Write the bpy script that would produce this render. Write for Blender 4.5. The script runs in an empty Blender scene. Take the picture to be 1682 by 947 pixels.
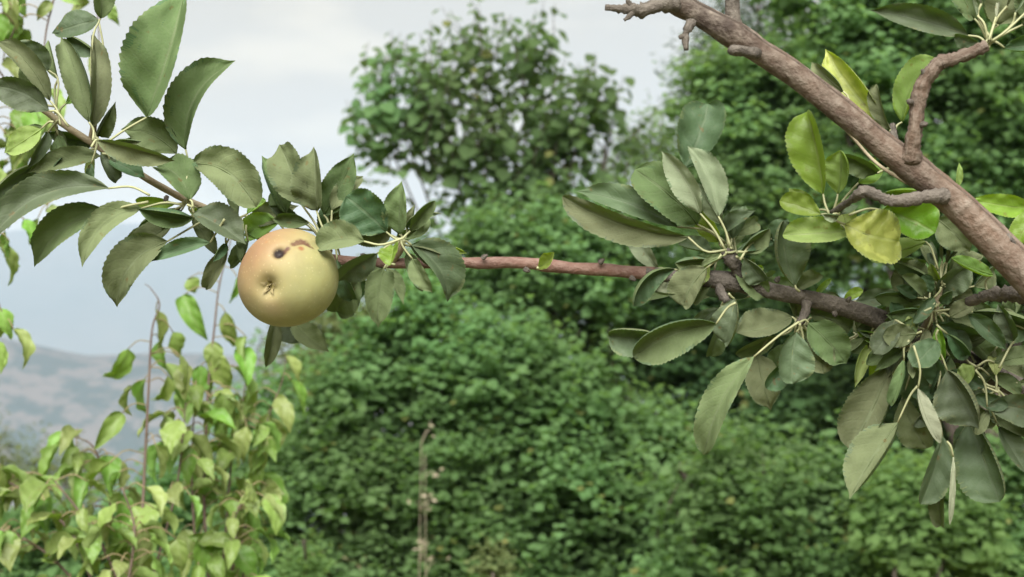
import bpy, math, random
import numpy as np
from mathutils import Vector, Matrix

random.seed(7)
rng = np.random.default_rng(7)
sc = bpy.context.scene
COL = sc.collection
R = math.radians

# ------------------------------------------------------------------ camera
W, H = 1682.0, 947.0
HFOV = R(32.0)
PITCH = R(5.0)
CAMZ = 1.6
F = W / 2 / math.tan(HFOV / 2)
cd = bpy.data.cameras.new('camera')
cam = bpy.data.objects.new('camera', cd)
COL.objects.link(cam)
cam.location = (0, 0, CAMZ)
cam.rotation_euler = (R(90) + PITCH, 0, 0)
cd.sensor_width = 36.0
cd.lens = 18.0 / math.tan(HFOV / 2)
cd.clip_start = 0.05
cd.clip_end = 30000
cd.dof.use_dof = True
cd.dof.focus_distance = 1.25
cd.dof.aperture_fstop = 15.0
sc.camera = cam

# ------------------------------------------------------------------ world, sun, exposure
SUN_EL, SUN_AZ = 41.0, 184.0      # azimuth: compass style, 0 = +Y (away from the camera), clockwise
SKY_STRENGTH = 0.05
CLOUD = (4.05, 3.48, 2.65)
CLOUD_HI = (5.5, 4.7, 3.4)
SUN_STRENGTH = 3.6
EXPOSURE = 1.68
world = bpy.data.worlds.new('World')
sc.world = world
world.use_nodes = True
nt = world.node_tree
nt.nodes.clear()
wo = nt.nodes.new('ShaderNodeOutputWorld')
bg = nt.nodes.new('ShaderNodeBackground')
sky = nt.nodes.new('ShaderNodeTexSky')
sky.sky_type = 'NISHITA'
sky.sun_disc = False
sky.sun_elevation = R(SUN_EL)
sky.sun_rotation = R(SUN_AZ)
sky.air_density = 1.0
sky.dust_density = 3.0
tc = nt.nodes.new('ShaderNodeTexCoord')
mp = nt.nodes.new('ShaderNodeMapping')
mp.inputs['Scale'].default_value = (1.6, 1.6, 5.0)
cn = nt.nodes.new('ShaderNodeTexNoise')
cn.inputs['Scale'].default_value = 2.2
cn.inputs['Detail'].default_value = 5
cr = nt.nodes.new('ShaderNodeValToRGB')
cr.color_ramp.elements[0].position = 0.3
cr.color_ramp.elements[0].color = (0.86, 0.86, 0.86, 1)
cr.color_ramp.elements[1].position = 0.72
cr.color_ramp.elements[1].color = (1, 1, 1, 1)
mx = nt.nodes.new('ShaderNodeMix')
mx.data_type = 'RGBA'
m2 = nt.nodes.new('ShaderNodeMix')
m2.data_type = 'RGBA'
m2.inputs['A'].default_value = (*CLOUD, 1)
m2.inputs['B'].default_value = (*CLOUD_HI, 1)
c2 = nt.nodes.new('ShaderNodeTexNoise')
c2.inputs['Scale'].default_value = 5.0
c2.inputs['Detail'].default_value = 6
c2r = nt.nodes.new('ShaderNodeMapRange')
c2r.inputs['From Min'].default_value = 0.50
c2r.inputs['From Max'].default_value = 0.66
nt.links.new(mp.outputs['Vector'], c2.inputs['Vector'])
nt.links.new(c2.outputs['Fac'], c2r.inputs['Value'])
nt.links.new(c2r.outputs[0], m2.inputs['Factor'])
nt.links.new(m2.outputs['Result'], mx.inputs['B'])
nt.links.new(tc.outputs['Generated'], mp.inputs['Vector'])
nt.links.new(mp.outputs['Vector'], cn.inputs['Vector'])
nt.links.new(cn.outputs['Fac'], cr.inputs['Fac'])
nt.links.new(cr.outputs['Color'], mx.inputs['Factor'])
nt.links.new(sky.outputs['Color'], mx.inputs['A'])
nt.links.new(mx.outputs['Result'], bg.inputs['Color'])
bg.inputs['Strength'].default_value = SKY_STRENGTH
nt.links.new(bg.outputs['Background'], wo.inputs['Surface'])

sl = bpy.data.lights.new('sun', 'SUN')
sun = bpy.data.objects.new('sun', sl)
COL.objects.link(sun)
sl.energy = SUN_STRENGTH
sl.angle = R(50)
sl.color = (1.0, 0.975, 0.93)
_az, _el = R(SUN_AZ), R(SUN_EL)
_sd = Vector((math.sin(_az) * math.cos(_el), math.cos(_az) * math.cos(_el), math.sin(_el)))
sun.rotation_euler = _sd.to_track_quat('Z', 'Y').to_euler()
sun.location = (0, 0, 30)

vs = sc.view_settings
vs.view_transform = 'Standard'
vs.look = 'None'
vs.exposure = EXPOSURE
vs.gamma = 1.0
vs.use_curve_mapping = False
sc.render.engine = 'CYCLES'
sc.cycles.use_denoising = True
sc.cycles.max_bounces = 10
sc.cycles.diffuse_bounces = 7
sc.cycles.glossy_bounces = 2
sc.cycles.transmission_bounces = 6
sc.cycles.volume_bounces = 1

# ------------------------------------------------------------------ helpers
CF = np.array([0, math.cos(PITCH), math.sin(PITCH)])
CR = np.array([1.0, 0, 0])
CU = np.array([0, -math.sin(PITCH), math.cos(PITCH)])
CO = np.array([0, 0, CAMZ])


def P(px, py, d):
    """the place that lies d metres ahead and is seen at a given spot of the photograph"""
    return CO + CF * d + CR * ((px - W / 2) / F * d) + CU * ((H / 2 - py) / F * d)


def nrm(v):
    v = np.asarray(v, float)
    n = np.linalg.norm(v)
    return v / n if n > 1e-9 else v


def mesh_from(name, V, faces, mats, midx=None, uv=None, smooth=True):
    me = bpy.data.meshes.new(name)
    me.from_pydata([tuple(v) for v in V], [], faces)
    for m in mats:
        me.materials.append(m)
    if midx is not None:
        me.polygons.foreach_set('material_index', np.asarray(midx, dtype=np.int32))
    if uv is not None:
        ul = me.uv_layers.new(name='UVMap')
        li = np.zeros(len(me.loops), dtype=np.int32)
        me.loops.foreach_get('vertex_index', li)
        ul.data.foreach_set('uv', np.asarray(uv, dtype=np.float32)[li].ravel())
    if smooth:
        me.polygons.foreach_set('use_smooth', np.ones(len(me.polygons), dtype=bool))
    me.update()
    return me


def link(name, data, parent=None):
    o = bpy.data.objects.new(name, data)
    COL.objects.link(o)
    if parent is not None:
        o.parent = parent
        o.matrix_parent_inverse = Matrix.Translation(-parent.location)
    return o


def thing(name, label, cat, loc, group=None):
    o = bpy.data.objects.new(name, None)
    COL.objects.link(o)
    o.location = Vector(loc)
    o.empty_display_size = 0.05
    o['label'] = label
    o['category'] = cat
    if group:
        o['group'] = group
    return o


class MB:
    """collects shapes for one mesh"""
    def __init__(s):
        s.V, s.Fc, s.M, s.UV = [], [], [], []
        s.n = 0

    def add(s, V, Fc, m=0, uv=None):
        V = np.asarray(V, float)
        s.V.append(V)
        s.UV.append(np.zeros((len(V), 2)) if uv is None else np.asarray(uv, float))
        s.Fc += [tuple(i + s.n for i in f) for f in Fc]
        s.M += [m] * len(Fc) if isinstance(m, int) else list(m)
        s.n += len(V)

    def tube(s, pts, rad, seg=8, m=0, cap=True, rough=0.0):
        pts = np.asarray(pts, float)
        n = len(pts)
        rad = np.full(n, rad) if np.isscalar(rad) else np.asarray(rad, float)
        tan = np.gradient(pts, axis=0)
        up = np.array([0.13, 0.31, 0.94])
        V, UV = [], []
        L = 0
        prev = None
        for i in range(n):
            t = nrm(tan[i])
            a = np.cross(t, up) if prev is None else prev - t * np.dot(prev, t)
            a = nrm(a)
            b = np.cross(t, a)
            prev = a
            if i:
                L += np.linalg.norm(pts[i] - pts[i - 1])
            ring = 1 + (rng.normal() * rough * 0.45 if rough > 0.1 else 0)
            for k in range(seg):
                an = 2 * math.pi * k / seg
                r = rad[i] * ring
                if rough:
                    q = pts[i] / max(rad[i], 1e-5)
                    r *= 1 + rough * (math.sin(3 * an + q[0] * 0.9) * 0.4 + math.sin(2 * an - q[0] * 1.7 + 1) * 0.4 + rng.normal() * 0.22)
                V.append(pts[i] + (a * math.cos(an) + b * math.sin(an)) * r)
                UV.append((L, k / seg))
        Fc = []
        for i in range(n - 1):
            for k in range(seg):
                k2 = (k + 1) % seg
                Fc.append((i * seg + k, i * seg + k2, (i + 1) * seg + k2, (i + 1) * seg + k))
        if cap:
            Fc.append(tuple(range(seg))[::-1])
            Fc.append(tuple((n - 1) * seg + k for k in range(seg)))
        s.add(V, Fc, m, UV)

    def mesh(s, name, mats, smooth=True):
        return mesh_from(name, np.concatenate(s.V), s.Fc, mats, s.M, np.concatenate(s.UV), smooth)


def spline(pts, n):
    """Catmull-Rom through pts (rows of any width), n samples"""
    p = np.asarray(pts, float)
    p = np.vstack([2 * p[0] - p[1], p, 2 * p[-1] - p[-2]])
    m = len(p) - 3
    out = []
    for q in np.linspace(0, m - 1e-6, n):
        i = int(q)
        t = q - i
        a, b, c, d = p[i], p[i + 1], p[i + 2], p[i + 3]
        out.append(0.5 * (2 * b + (c - a) * t + (2 * a - 5 * b + 4 * c - d) * t * t + (3 * b - a - 3 * c + d) * t ** 3))
    return np.array(out)


# ------------------------------------------------------------------ materials
def new_mat(name):
    m = bpy.data.materials.new(name)
    m.use_nodes = True
    m.node_tree.nodes.clear()
    return m, m.node_tree


def nd(t, typ, **kw):
    n = t.nodes.new(typ)
    for k, v in kw.items():
        setattr(n, k, v)
    return n


def math_n(t, op, a, b=None, c=None):
    n = nd(t, 'ShaderNodeMath', operation=op)
    for i, v in enumerate((a, b, c)):
        if v is None:
            continue
        if isinstance(v, (int, float)):
            n.inputs[i].default_value = v
        else:
            t.links.new(v, n.inputs[i])
    return n.outputs[0]


def mixc(t, f, a, b, blend='MIX'):
    n = nd(t, 'ShaderNodeMix', data_type='RGBA', blend_type=blend)
    for key, v in (('Factor', f), ('A', a), ('B', b)):
        s = n.inputs[key]
        if isinstance(v, (int, float)):
            s.default_value = v
        elif isinstance(v, tuple):
            s.default_value = (*v, 1)
        else:
            t.links.new(v, s)
    return n.outputs['Result']


def leaf_shader(t, col, tcol, transl, rough, normal=None, spec=0.5):
    """leaf tissue: a lit face with a waxy sheen and some light let through"""
    pb = nd(t, 'ShaderNodeBsdfPrincipled')
    t.links.new(col, pb.inputs['Base Color'])
    pb.inputs['Roughness'].default_value = rough
    pb.inputs['Specular IOR Level'].default_value = spec
    tr = nd(t, 'ShaderNodeBsdfTranslucent')
    t.links.new(tcol, tr.inputs['Color'])
    if normal is not None:
        t.links.new(normal, pb.inputs['Normal'])
        t.links.new(normal, tr.inputs['Normal'])
    ms = nd(t, 'ShaderNodeMixShader')
    ms.inputs[0].default_value = transl
    t.links.new(pb.outputs[0], ms.inputs[1])
    t.links.new(tr.outputs[0], ms.inputs[2])
    o = nd(t, 'ShaderNodeOutputMaterial')
    t.links.new(ms.outputs[0], o.inputs['Surface'])


def near_leaf_mat(name, base, vein, trans, transl=0.35, rough=0.5, vary=0.25, bump=0.3, vein_amt=0.5, spec=0.4, spot=None, mottle=None):
    m, t = new_mat(name)
    uv = nd(t, 'ShaderNodeUVMap')
    sp = nd(t, 'ShaderNodeSeparateXYZ')
    t.links.new(uv.outputs['UV'], sp.inputs[0])
    T, U = sp.outputs[0], sp.outputs[1]
    au = math_n(t, 'ABSOLUTE', math_n(t, 'MULTIPLY_ADD', U, 2.0, -1.0))
    # side veins run forward from the midrib to the edge
    q = math_n(t, 'SUBTRACT', math_n(t, 'MULTIPLY', T, 8.5), math_n(t, 'MULTIPLY', math_n(t, 'POWER', au, 1.4), 1.7))
    d = math_n(t, 'ABSOLUTE', math_n(t, 'SUBTRACT', math_n(t, 'FRACT', q), 0.5))
    lat = nd(t, 'ShaderNodeMapRange', interpolation_type='SMOOTHSTEP')
    t.links.new(d, lat.inputs['Value'])
    lat.inputs['From Min'].default_value = 0.0
    lat.inputs['From Max'].default_value = 0.16
    lat.inputs['To Min'].default_value = 1
    lat.inputs['To Max'].default_value = 0
    mid = nd(t, 'ShaderNodeMapRange', interpolation_type='SMOOTHSTEP')
    t.links.new(au, mid.inputs['Value'])
    mid.inputs['From Min'].default_value = 0.02
    mid.inputs['From Max'].default_value = 0.09
    mid.inputs['To Min'].default_value = 1
    mid.inputs['To Max'].default_value = 0
    v = math_n(t, 'MAXIMUM', math_n(t, 'MULTIPLY', lat.outputs[0], 0.20), mid.outputs[0])
    oi = nd(t, 'ShaderNodeObjectInfo')
    geo = nd(t, 'ShaderNodeNewGeometry')
    nz = nd(t, 'ShaderNodeTexNoise')
    t.links.new(geo.outputs['Position'], nz.inputs['Vector'])
    nz.inputs['Scale'].default_value = 60
    nz.inputs['Detail'].default_value = 4
    hs = nd(t, 'ShaderNodeHueSaturation')
    hs.inputs['Color'].default_value = (*base, 1)
    t.links.new(math_n(t, 'MULTIPLY_ADD', oi.outputs['Random'], 0.075, 0.458), hs.inputs['Hue'])
    t.links.new(math_n(t, 'MULTIPLY_ADD', oi.outputs['Random'], 0.3, 0.85), hs.inputs['Saturation'])
    rnd2 = math_n(t, 'FRACT', math_n(t, 'MULTIPLY', oi.outputs['Random'], 7.13))
    val = math_n(t, 'ADD', math_n(t, 'MULTIPLY_ADD', rnd2, 2 * vary, 1 - vary), math_n(t, 'MULTIPLY_ADD', nz.outputs['Fac'], 0.5, -0.25))
    t.links.new(val, hs.inputs['Value'])
    body = hs.outputs['Color']
    if mottle:
        mz = nd(t, 'ShaderNodeTexNoise')
        t.links.new(geo.outputs['Position'], mz.inputs['Vector'])
        mz.inputs['Scale'].default_value = 95
        mz.inputs['Detail'].default_value = 3
        mr = nd(t, 'ShaderNodeMapRange', interpolation_type='SMOOTHSTEP')
        t.links.new(mz.outputs['Fac'], mr.inputs['Value'])
        mr.inputs['From Min'].default_value = 0.47
        mr.inputs['From Max'].default_value = 0.60
        body = mixc(t, mr.outputs[0], body, mottle)
    col = mixc(t, math_n(t, 'MULTIPLY', v, vein_amt), body, vein)
    # small brown flecks of wear
    fl = nd(t, 'ShaderNodeTexNoise')
    t.links.new(geo.outputs['Position'], fl.inputs['Vector'])
    fl.inputs['Scale'].default_value = 170
    fr = nd(t, 'ShaderNodeMapRange')
    t.links.new(fl.outputs['Fac'], fr.inputs['Value'])
    fr.inputs['From Min'].default_value = 0.68
    fr.inputs['From Max'].default_value = 0.73
    col = mixc(t, math_n(t, 'MULTIPLY', fr.outputs[0], 0.6), col, spot or (0.16, 0.10, 0.04))
    tcol = mixc(t, math_n(t, 'MULTIPLY', v, 0.4), trans, tuple(x * 0.6 for x in trans))
    bp = nd(t, 'ShaderNodeBump')
    bp.inputs['Strength'].default_value = bump * 0.7
    bp.inputs['Distance'].default_value = 0.002
    vo = nd(t, 'ShaderNodeTexVoronoi', feature='DISTANCE_TO_EDGE')
    t.links.new(geo.outputs['Position'], vo.inputs['Vector'])
    vo.inputs['Scale'].default_value = 420
    net = nd(t, 'ShaderNodeMapRange')
    t.links.new(vo.outputs['Distance'], net.inputs['Value'])
    net.inputs['From Max'].default_value = 0.25
    hgt = math_n(t, 'SUBTRACT', math_n(t, 'MULTIPLY', nz.outputs['Fac'], 0.9), math_n(t, 'MULTIPLY', v, 0.6))
    hgt = math_n(t, 'ADD', hgt, math_n(t, 'MULTIPLY', net.outputs[0], 0.09))
    col = mixc(t, math_n(t, 'MULTIPLY_ADD', net.outputs[0], -0.12, 0.12), col, vein)
    t.links.new(hgt, bp.inputs['Height'])
    edge = nd(t, 'ShaderNodeMapRange')
    t.links.new(au, edge.inputs['Value'])
    edge.inputs['From Min'].default_value = 0.90
    edge.inputs['From Max'].default_value = 1.0
    col = mixc(t, math_n(t, 'MULTIPLY', edge.outputs[0], 0.45), col, vein)
    leaf_shader(t, col, tcol, transl, rough, bp.outputs[0], spec)
    return m


def far_leaf_mat(name, c1, c2, trans, transl=0.3, rough=0.55, spec=0.3):
    m, t = new_mat(name)
    geo = nd(t, 'ShaderNodeNewGeometry')
    nz = nd(t, 'ShaderNodeTexNoise')
    t.links.new(geo.outputs['Position'], nz.inputs['Vector'])
    nz.inputs['Scale'].default_value = 1.6
    nz.inputs['Detail'].default_value = 3
    f = math_n(t, 'ADD', math_n(t, 'MULTIPLY', geo.outputs['Random Per Island'], 0.6), math_n(t, 'MULTIPLY_ADD', nz.outputs['Fac'], 2.4, -1.0))
    cl = nd(t, 'ShaderNodeClamp')
    t.links.new(f, cl.inputs['Value'])
    col = mixc(t, cl.outputs[0], c1, c2)
    nb_ = nd(t, 'ShaderNodeTexNoise')
    t.links.new(geo.outputs['Position'], nb_.inputs['Vector'])
    nb_.inputs['Scale'].default_value = 0.75
    nb_.inputs['Detail'].default_value = 2
    hv_ = nd(t, 'ShaderNodeHueSaturation')
    t.links.new(col, hv_.inputs['Color'])
    t.links.new(math_n(t, 'MULTIPLY_ADD', nb_.outputs['Fac'], 0.08, 0.46), hv_.inputs['Hue'])
    t.links.new(math_n(t, 'MULTIPLY_ADD', nb_.outputs['Fac'], 1.7, 0.26), hv_.inputs['Value'])
    col = mixc(t, math_n(t, 'GREATER_THAN', geo.outputs['Random Per Island'], 0.988), hv_.outputs['Color'], (0.15, 0.16, 0.055))
    tcol = mixc(t, 0.0, trans, trans)
    leaf_shader(t, col, tcol, transl, rough, None, spec)
    return m


def bark_mat(name, c1, c2, c3, scale=60, bump=0.6, rough=0.75, rings=0.0):
    m, t = new_mat(name)
    uv = nd(t, 'ShaderNodeUVMap')
    geo = nd(t, 'ShaderNodeNewGeometry')
    n1 = nd(t, 'ShaderNodeTexNoise')
    t.links.new(geo.outputs['Position'], n1.inputs['Vector'])
    n1.inputs['Scale'].default_value = scale * 0.5
    n1.inputs['Detail'].default_value = 6
    mp = nd(t, 'ShaderNodeMapping')
    mp.inputs['Scale'].default_value = (scale * 2.6, 8, 1)
    t.links.new(uv.outputs['UV'], mp.inputs['Vector'])
    n2 = nd(t, 'ShaderNodeTexNoise')
    t.links.new(mp.outputs['Vector'], n2.inputs['Vector'])
    n2.inputs['Scale'].default_value = 1.0
    n2.inputs['Detail'].default_value = 5
    n2.inputs['Roughness'].default_value = 0.65
    r1 = nd(t, 'ShaderNodeMapRange')
    t.links.new(n1.outputs['Fac'], r1.inputs['Value'])
    r1.inputs['From Min'].default_value = 0.35
    r1.inputs['From Max'].default_value = 0.65
    r2 = nd(t, 'ShaderNodeMapRange')
    t.links.new(n2.outputs['Fac'], r2.inputs['Value'])
    r2.inputs['From Min'].default_value = 0.42
    r2.inputs['From Max'].default_value = 0.66
    n3 = nd(t, 'ShaderNodeTexNoise')
    t.links.new(geo.outputs['Position'], n3.inputs['Vector'])
    n3.inputs['Scale'].default_value = scale * 6
    n3.inputs['Detail'].default_value = 3
    col = mixc(t, r1.outputs[0], c1, c2)
    col = mixc(t, math_n(t, 'MULTIPLY', math_n(t, 'MULTIPLY', r2.outputs[0], math_n(t, 'MULTIPLY_ADD', n3.outputs['Fac'], 1.2, 0.1)), 0.75), col, c3)
    h = math_n(t, 'ADD', math_n(t, 'MULTIPLY', n2.outputs['Fac'], 0.45), math_n(t, 'MULTIPLY', n3.outputs['Fac'], 0.5))
    bp = nd(t, 'ShaderNodeBump')
    bp.inputs['Strength'].default_value = bump
    bp.inputs['Distance'].default_value = 0.004
    t.links.new(h, bp.inputs['Height'])
    pb = nd(t, 'ShaderNodeBsdfPrincipled')
    t.links.new(col, pb.inputs['Base Color'])
    t.links.new(bp.outputs[0], pb.inputs['Normal'])
    pb.inputs['Roughness'].default_value = rough
    pb.inputs['Specular IOR Level'].default_value = 0.25
    o = nd(t, 'ShaderNodeOutputMaterial')
    t.links.new(pb.outputs[0], o.inputs['Surface'])
    return m


def plain_mat(name, c1, c2, scale=80, rough=0.7):
    m, t = new_mat(name)
    geo = nd(t, 'ShaderNodeNewGeometry')
    n1 = nd(t, 'ShaderNodeTexNoise')
    t.links.new(geo.outputs['Position'], n1.inputs['Vector'])
    n1.inputs['Scale'].default_value = scale
    col = mixc(t, n1.outputs['Fac'], c1, c2)
    pb = nd(t, 'ShaderNodeBsdfPrincipled')
    t.links.new(col, pb.inputs['Base Color'])
    pb.inputs['Roughness'].default_value = rough
    o = nd(t, 'ShaderNodeOutputMaterial')
    t.links.new(pb.outputs[0], o.inputs['Surface'])
    return m


M = {}
# apple foliage: bluish green faces, felted grey-green undersides; young leaves paler and yellower
M['a_up'] = near_leaf_mat('apple_leaf_face', (0.080, 0.128, 0.066), (0.16, 0.21, 0.12), (0.22, 0.32, 0.06), 0.38, 0.62, 0.24, 0.4, 0.35, 0.35)
M['a_dn'] = near_leaf_mat('apple_leaf_underside', (0.166, 0.210, 0.103), (0.25, 0.30, 0.17), (0.27, 0.38, 0.07), 0.5, 0.85, 0.22, 0.5, 0.5, 0.2)
M['y_up'] = near_leaf_mat('young_leaf_face', (0.185, 0.285, 0.050), (0.33, 0.40, 0.14), (0.48, 0.62, 0.06), 0.5, 0.45, 0.2, 0.35, 0.4, 0.4)
M['y_dn'] = near_leaf_mat('young_leaf_underside', (0.235, 0.32, 0.11), (0.38, 0.43, 0.22), (0.48, 0.62, 0.06), 0.5, 0.7, 0.2, 0.4, 0.5, 0.2)
M['g_up'] = near_leaf_mat('yellowing_leaf_face', (0.27, 0.39, 0.05), (0.46, 0.53, 0.18), (0.55, 0.68, 0.06), 0.5, 0.45, 0.1, 0.35, 0.5, 0.4, mottle=(0.50, 0.53, 0.15))
M['w_dn'] = near_leaf_mat('felted_leaf_underside', (0.245, 0.285, 0.185), (0.34, 0.38, 0.26), (0.30, 0.36, 0.08), 0.35, 0.8, 0.15, 0.4, 0.5, 0.15)
M['p_up'] = near_leaf_mat('pear_leaf_face', (0.180, 0.275, 0.065), (0.30, 0.38, 0.15), (0.40, 0.57, 0.09), 0.46, 0.5, 0.25, 0.25, 0.35, 0.5)
M['p_dn'] = near_leaf_mat('pear_leaf_underside', (0.21, 0.30, 0.095), (0.32, 0.40, 0.17), (0.40, 0.57, 0.09), 0.46, 0.6, 0.2, 0.25, 0.4, 0.3)
M['stalk'] = plain_mat('leaf_stalk', (0.20, 0.22, 0.11), (0.30, 0.30, 0.16), 120, 0.6)
M['stalk_red'] = plain_mat('pear_stalk', (0.16, 0.12, 0.06), (0.24, 0.20, 0.10), 120, 0.6)
M['bark_red'] = bark_mat('reddish_bark', (0.095, 0.050, 0.038), (0.145, 0.083, 0.062), (0.20, 0.14, 0.115), 70, 0.5, 0.65)
M['bark_grey'] = bark_mat('grey_brown_bark', (0.050, 0.043, 0.036), (0.098, 0.084, 0.070), (0.18, 0.16, 0.135), 60, 0.9, 0.8)
M['bark_limb'] = bark_mat('limb_bark', (0.038, 0.027, 0.021), (0.115, 0.078, 0.056), (0.22, 0.188, 0.155), 34, 1.0, 0.75)
M['bark_green'] = bark_mat('young_shoot_bark', (0.20, 0.16, 0.10), (0.27, 0.23, 0.15), (0.34, 0.30, 0.22), 90, 0.3, 0.7)
M['bark_twig'] = bark_mat('pear_twig_bark', (0.075, 0.05, 0.04), (0.13, 0.095, 0.075), (0.18, 0.14, 0.11), 90, 0.3, 0.7)
M['bark_far'] = bark_mat('tree_bark', (0.035, 0.028, 0.022), (0.06, 0.048, 0.038), (0.09, 0.075, 0.062), 8, 0.8, 0.9)
M['straw'] = plain_mat('dry_straw', (0.17, 0.155, 0.10), (0.25, 0.22, 0.15), 30, 0.8)

# ------------------------------------------------------------------ the setting: ground, hills
def fbm(x, y, seed=0, octs=5, base=1.0):
    r = np.random.default_rng(seed)
    z = np.zeros_like(x, dtype=float)
    a = 1.0
    f = base
    for _ in range(octs):
        for _k in range(3):
            an = r.uniform(0, 2 * math.pi)
            ph = r.uniform(0, 2 * math.pi)
            z += a / 3 * np.sin((x * math.cos(an) + y * math.sin(an)) * f * r.uniform(0.7, 1.3) + ph)
        a *= 0.5
        f *= 2.05
    return z


def grid_mesh(name, X, Y, Z, mat):
    ny, nx = X.shape
    V = np.stack([X.ravel(), Y.ravel(), Z.ravel()], 1)
    ii = np.arange(ny * nx).reshape(ny, nx)
    Fc = np.stack([ii[:-1, :-1].ravel(), ii[:-1, 1:].ravel(), ii[1:, 1:].ravel(), ii[1:, :-1].ravel()], 1)
    return mesh_from(name, V, Fc.tolist(), [mat])


def land_mat(name, brown, brown2, green, scale, thresh=0.5, soft=0.05):
    m, t = new_mat(name)
    geo = nd(t, 'ShaderNodeNewGeometry')
    n1 = nd(t, 'ShaderNodeTexNoise')
    t.links.new(geo.outputs['Position'], n1.inputs['Vector'])
    n1.inputs['Scale'].default_value = scale
    n1.inputs['Detail'].default_value = 9
    n1.inputs['Roughness'].default_value = 0.7
    n2 = nd(t, 'ShaderNodeTexNoise')
    t.links.new(geo.outputs['Position'], n2.inputs['Vector'])
    n2.inputs['Scale'].default_value = scale * 2.7
    n2.inputs['Detail'].default_value = 6
    r = nd(t, 'ShaderNodeMapRange')
    t.links.new(n1.outputs['Fac'], r.inputs['Value'])
    r.inputs['From Min'].default_value = thresh - soft
    r.inputs['From Max'].default_value = thresh + soft
    col = mixc(t, r.outputs[0], mixc(t, n2.outputs['Fac'], brown, brown2), green)
    pb = nd(t, 'ShaderNodeBsdfPrincipled')
    t.links.new(col, pb.inputs['Base Color'])
    pb.inputs['Roughness'].default_value = 0.95
    pb.inputs['Specular IOR Level'].default_value = 0.1
    o = nd(t, 'ShaderNodeOutputMaterial')
    t.links.new(pb.outputs[0], o.inputs['Surface'])
    return m


def ground_z(x, y):
    x = np.asarray(x, float)
    y = np.asarray(y, float)
    drop = np.clip((y - 26) / 500, 0, 1)
    return 0.05 * np.sin(x * 0.5) * np.cos(y * 0.4) - 120 * drop ** 1.3 * np.clip((y - 26) / 40, 0, 1)


gy = np.concatenate([np.linspace(-40, 60, 51), np.geomspace(65, 5600, 60)])
gx = np.concatenate([-np.geomspace(40, 3500, 25)[::-1], np.linspace(-36, 36, 37), np.geomspace(40, 3500, 25)])
GX, GY = np.meshgrid(gx, gy)
g = link('ground', grid_mesh('ground', GX, GY, ground_z(GX, GY), land_mat('dry_grass_ground', (0.20, 0.16, 0.09), (0.13, 0.12, 0.06), (0.07, 0.09, 0.035), 0.35)))
g['kind'] = 'structure'


def ridge(name, d, xs_px, ys_px, depth, foot, mat, amp, seed, nx=260, ny=90):
    """a hill whose crest runs at distance d"""
    px = np.linspace(-1500, 3200, nx)
    top = np.interp(px, xs_px, ys_px)
    S = np.linspace(0, 1, ny)
    X = np.zeros((ny, nx))
    Y = X.copy()
    Z = X.copy()
    for i in range(nx):
        c = P(px[i], top[i], d)
        X[:, i] = c[0]
        Y[:, i] = c[1] + depth * (S * 1.35 - 1.0)
        up = np.where(S < 0.74, np.sin(np.clip(S / 0.74, 0, 1) * math.pi / 2), np.cos((S - 0.74) / 0.26 * math.pi / 2 * 0.6))
        Z[:, i] = foot + (c[2] - foot) * up
    damp = np.clip(np.abs(S - 0.74) * 6, 0.12, 1)[:, None] * np.clip(S * 8, 0, 1)[:, None]
    Z += amp * fbm(X / d, Y / d, seed, 6, 26.0) * damp
    o = link(name, grid_mesh(name, X, Y, Z, mat))
    o['kind'] = 'structure'
    return o


hill_m = land_mat('dry_hill_with_scrub', (0.105, 0.090, 0.082), (0.080, 0.072, 0.066), (0.022, 0.036, 0.032), 0.030, 0.495, 0.035)
mount_m = land_mat('far_mountain_slopes', (0.05, 0.055, 0.05), (0.06, 0.06, 0.05), (0.03, 0.04, 0.035), 0.002, 0.5, 0.1)
ridge('hill', 1900, [-1500, -300, 0, 55, 145, 235, 330, 450, 620, 900, 3200], [470, 540, 556, 566, 582, 578, 580, 590, 600, 640, 640], 420, -130, hill_m, 13, 3)
ridge('mountain', 5000, [-1500, -200, 60, 200, 420, 560, 720, 900, 1200, 3200], [480, 420, 380, 371, 372, 380, 386, 400, 420, 470], 1500, -130, mount_m, 22, 5)

# ------------------------------------------------------------------ far trees and bushes
LEAF6 = np.array([[0, 0, 0], [0.28, 0.42, 0.10], [0.66, 0.36, 0.10], [1, 0, -0.06], [0.66, -0.36, 0.10], [0.28, -0.42, 0.10]])


def leaves_mesh(name, pos, ax, no, size, wid, mat):
    """many small folded leaves as one mesh; rows of pos/ax/no are the leaf foot, its direction and its face"""
    n = len(pos)
    ax = ax / np.linalg.norm(ax, axis=1)[:, None]
    sd = np.cross(no, ax)
    sd /= np.linalg.norm(sd, axis=1)[:, None] + 1e-9
    no = np.cross(ax, sd)
    V = pos[:, None, :] + size[:, None, None] * (LEAF6[None, :, 0:1] * ax[:, None, :] + LEAF6[None, :, 1:2] * sd[:, None, :] * wid + LEAF6[None, :, 2:3] * no[:, None, :])
    V = V.reshape(-1, 3)
    b = (np.arange(n) * 6)[:, None]
    tri = np.concatenate([b + np.array([[0, 3, 2, 1]]), b + np.array([[0, 5, 4, 3]])], 1).reshape(-1, 4)
    me = bpy.data.meshes.new(name)
    me.vertices.add(len(V))
    me.vertices.foreach_set('co', V.astype(np.float32).ravel())
    me.loops.add(tri.size)
    me.loops.foreach_set('vertex_index', tri.astype(np.int32).ravel())
    me.polygons.add(len(tri))
    me.polygons.foreach_set('loop_start', (np.arange(len(tri)) * 4).astype(np.int32))
    me.materials.append(mat)
    me.update(calc_edges=True)
    me.validate()
    return me


def px_blob(b, d):
    """(px, py, rx, ry[, depth offset, depth radius]) -> centre and radii in metres"""
    s = d / F
    dd = b[4] if len(b) > 4 else 0.0
    rd = b[5] if len(b) > 5 else (b[2] + b[3]) / 2 * s
    return P(b[0], b[1], d + dd), np.array([b[2] * s, rd, b[3] * s])


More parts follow.
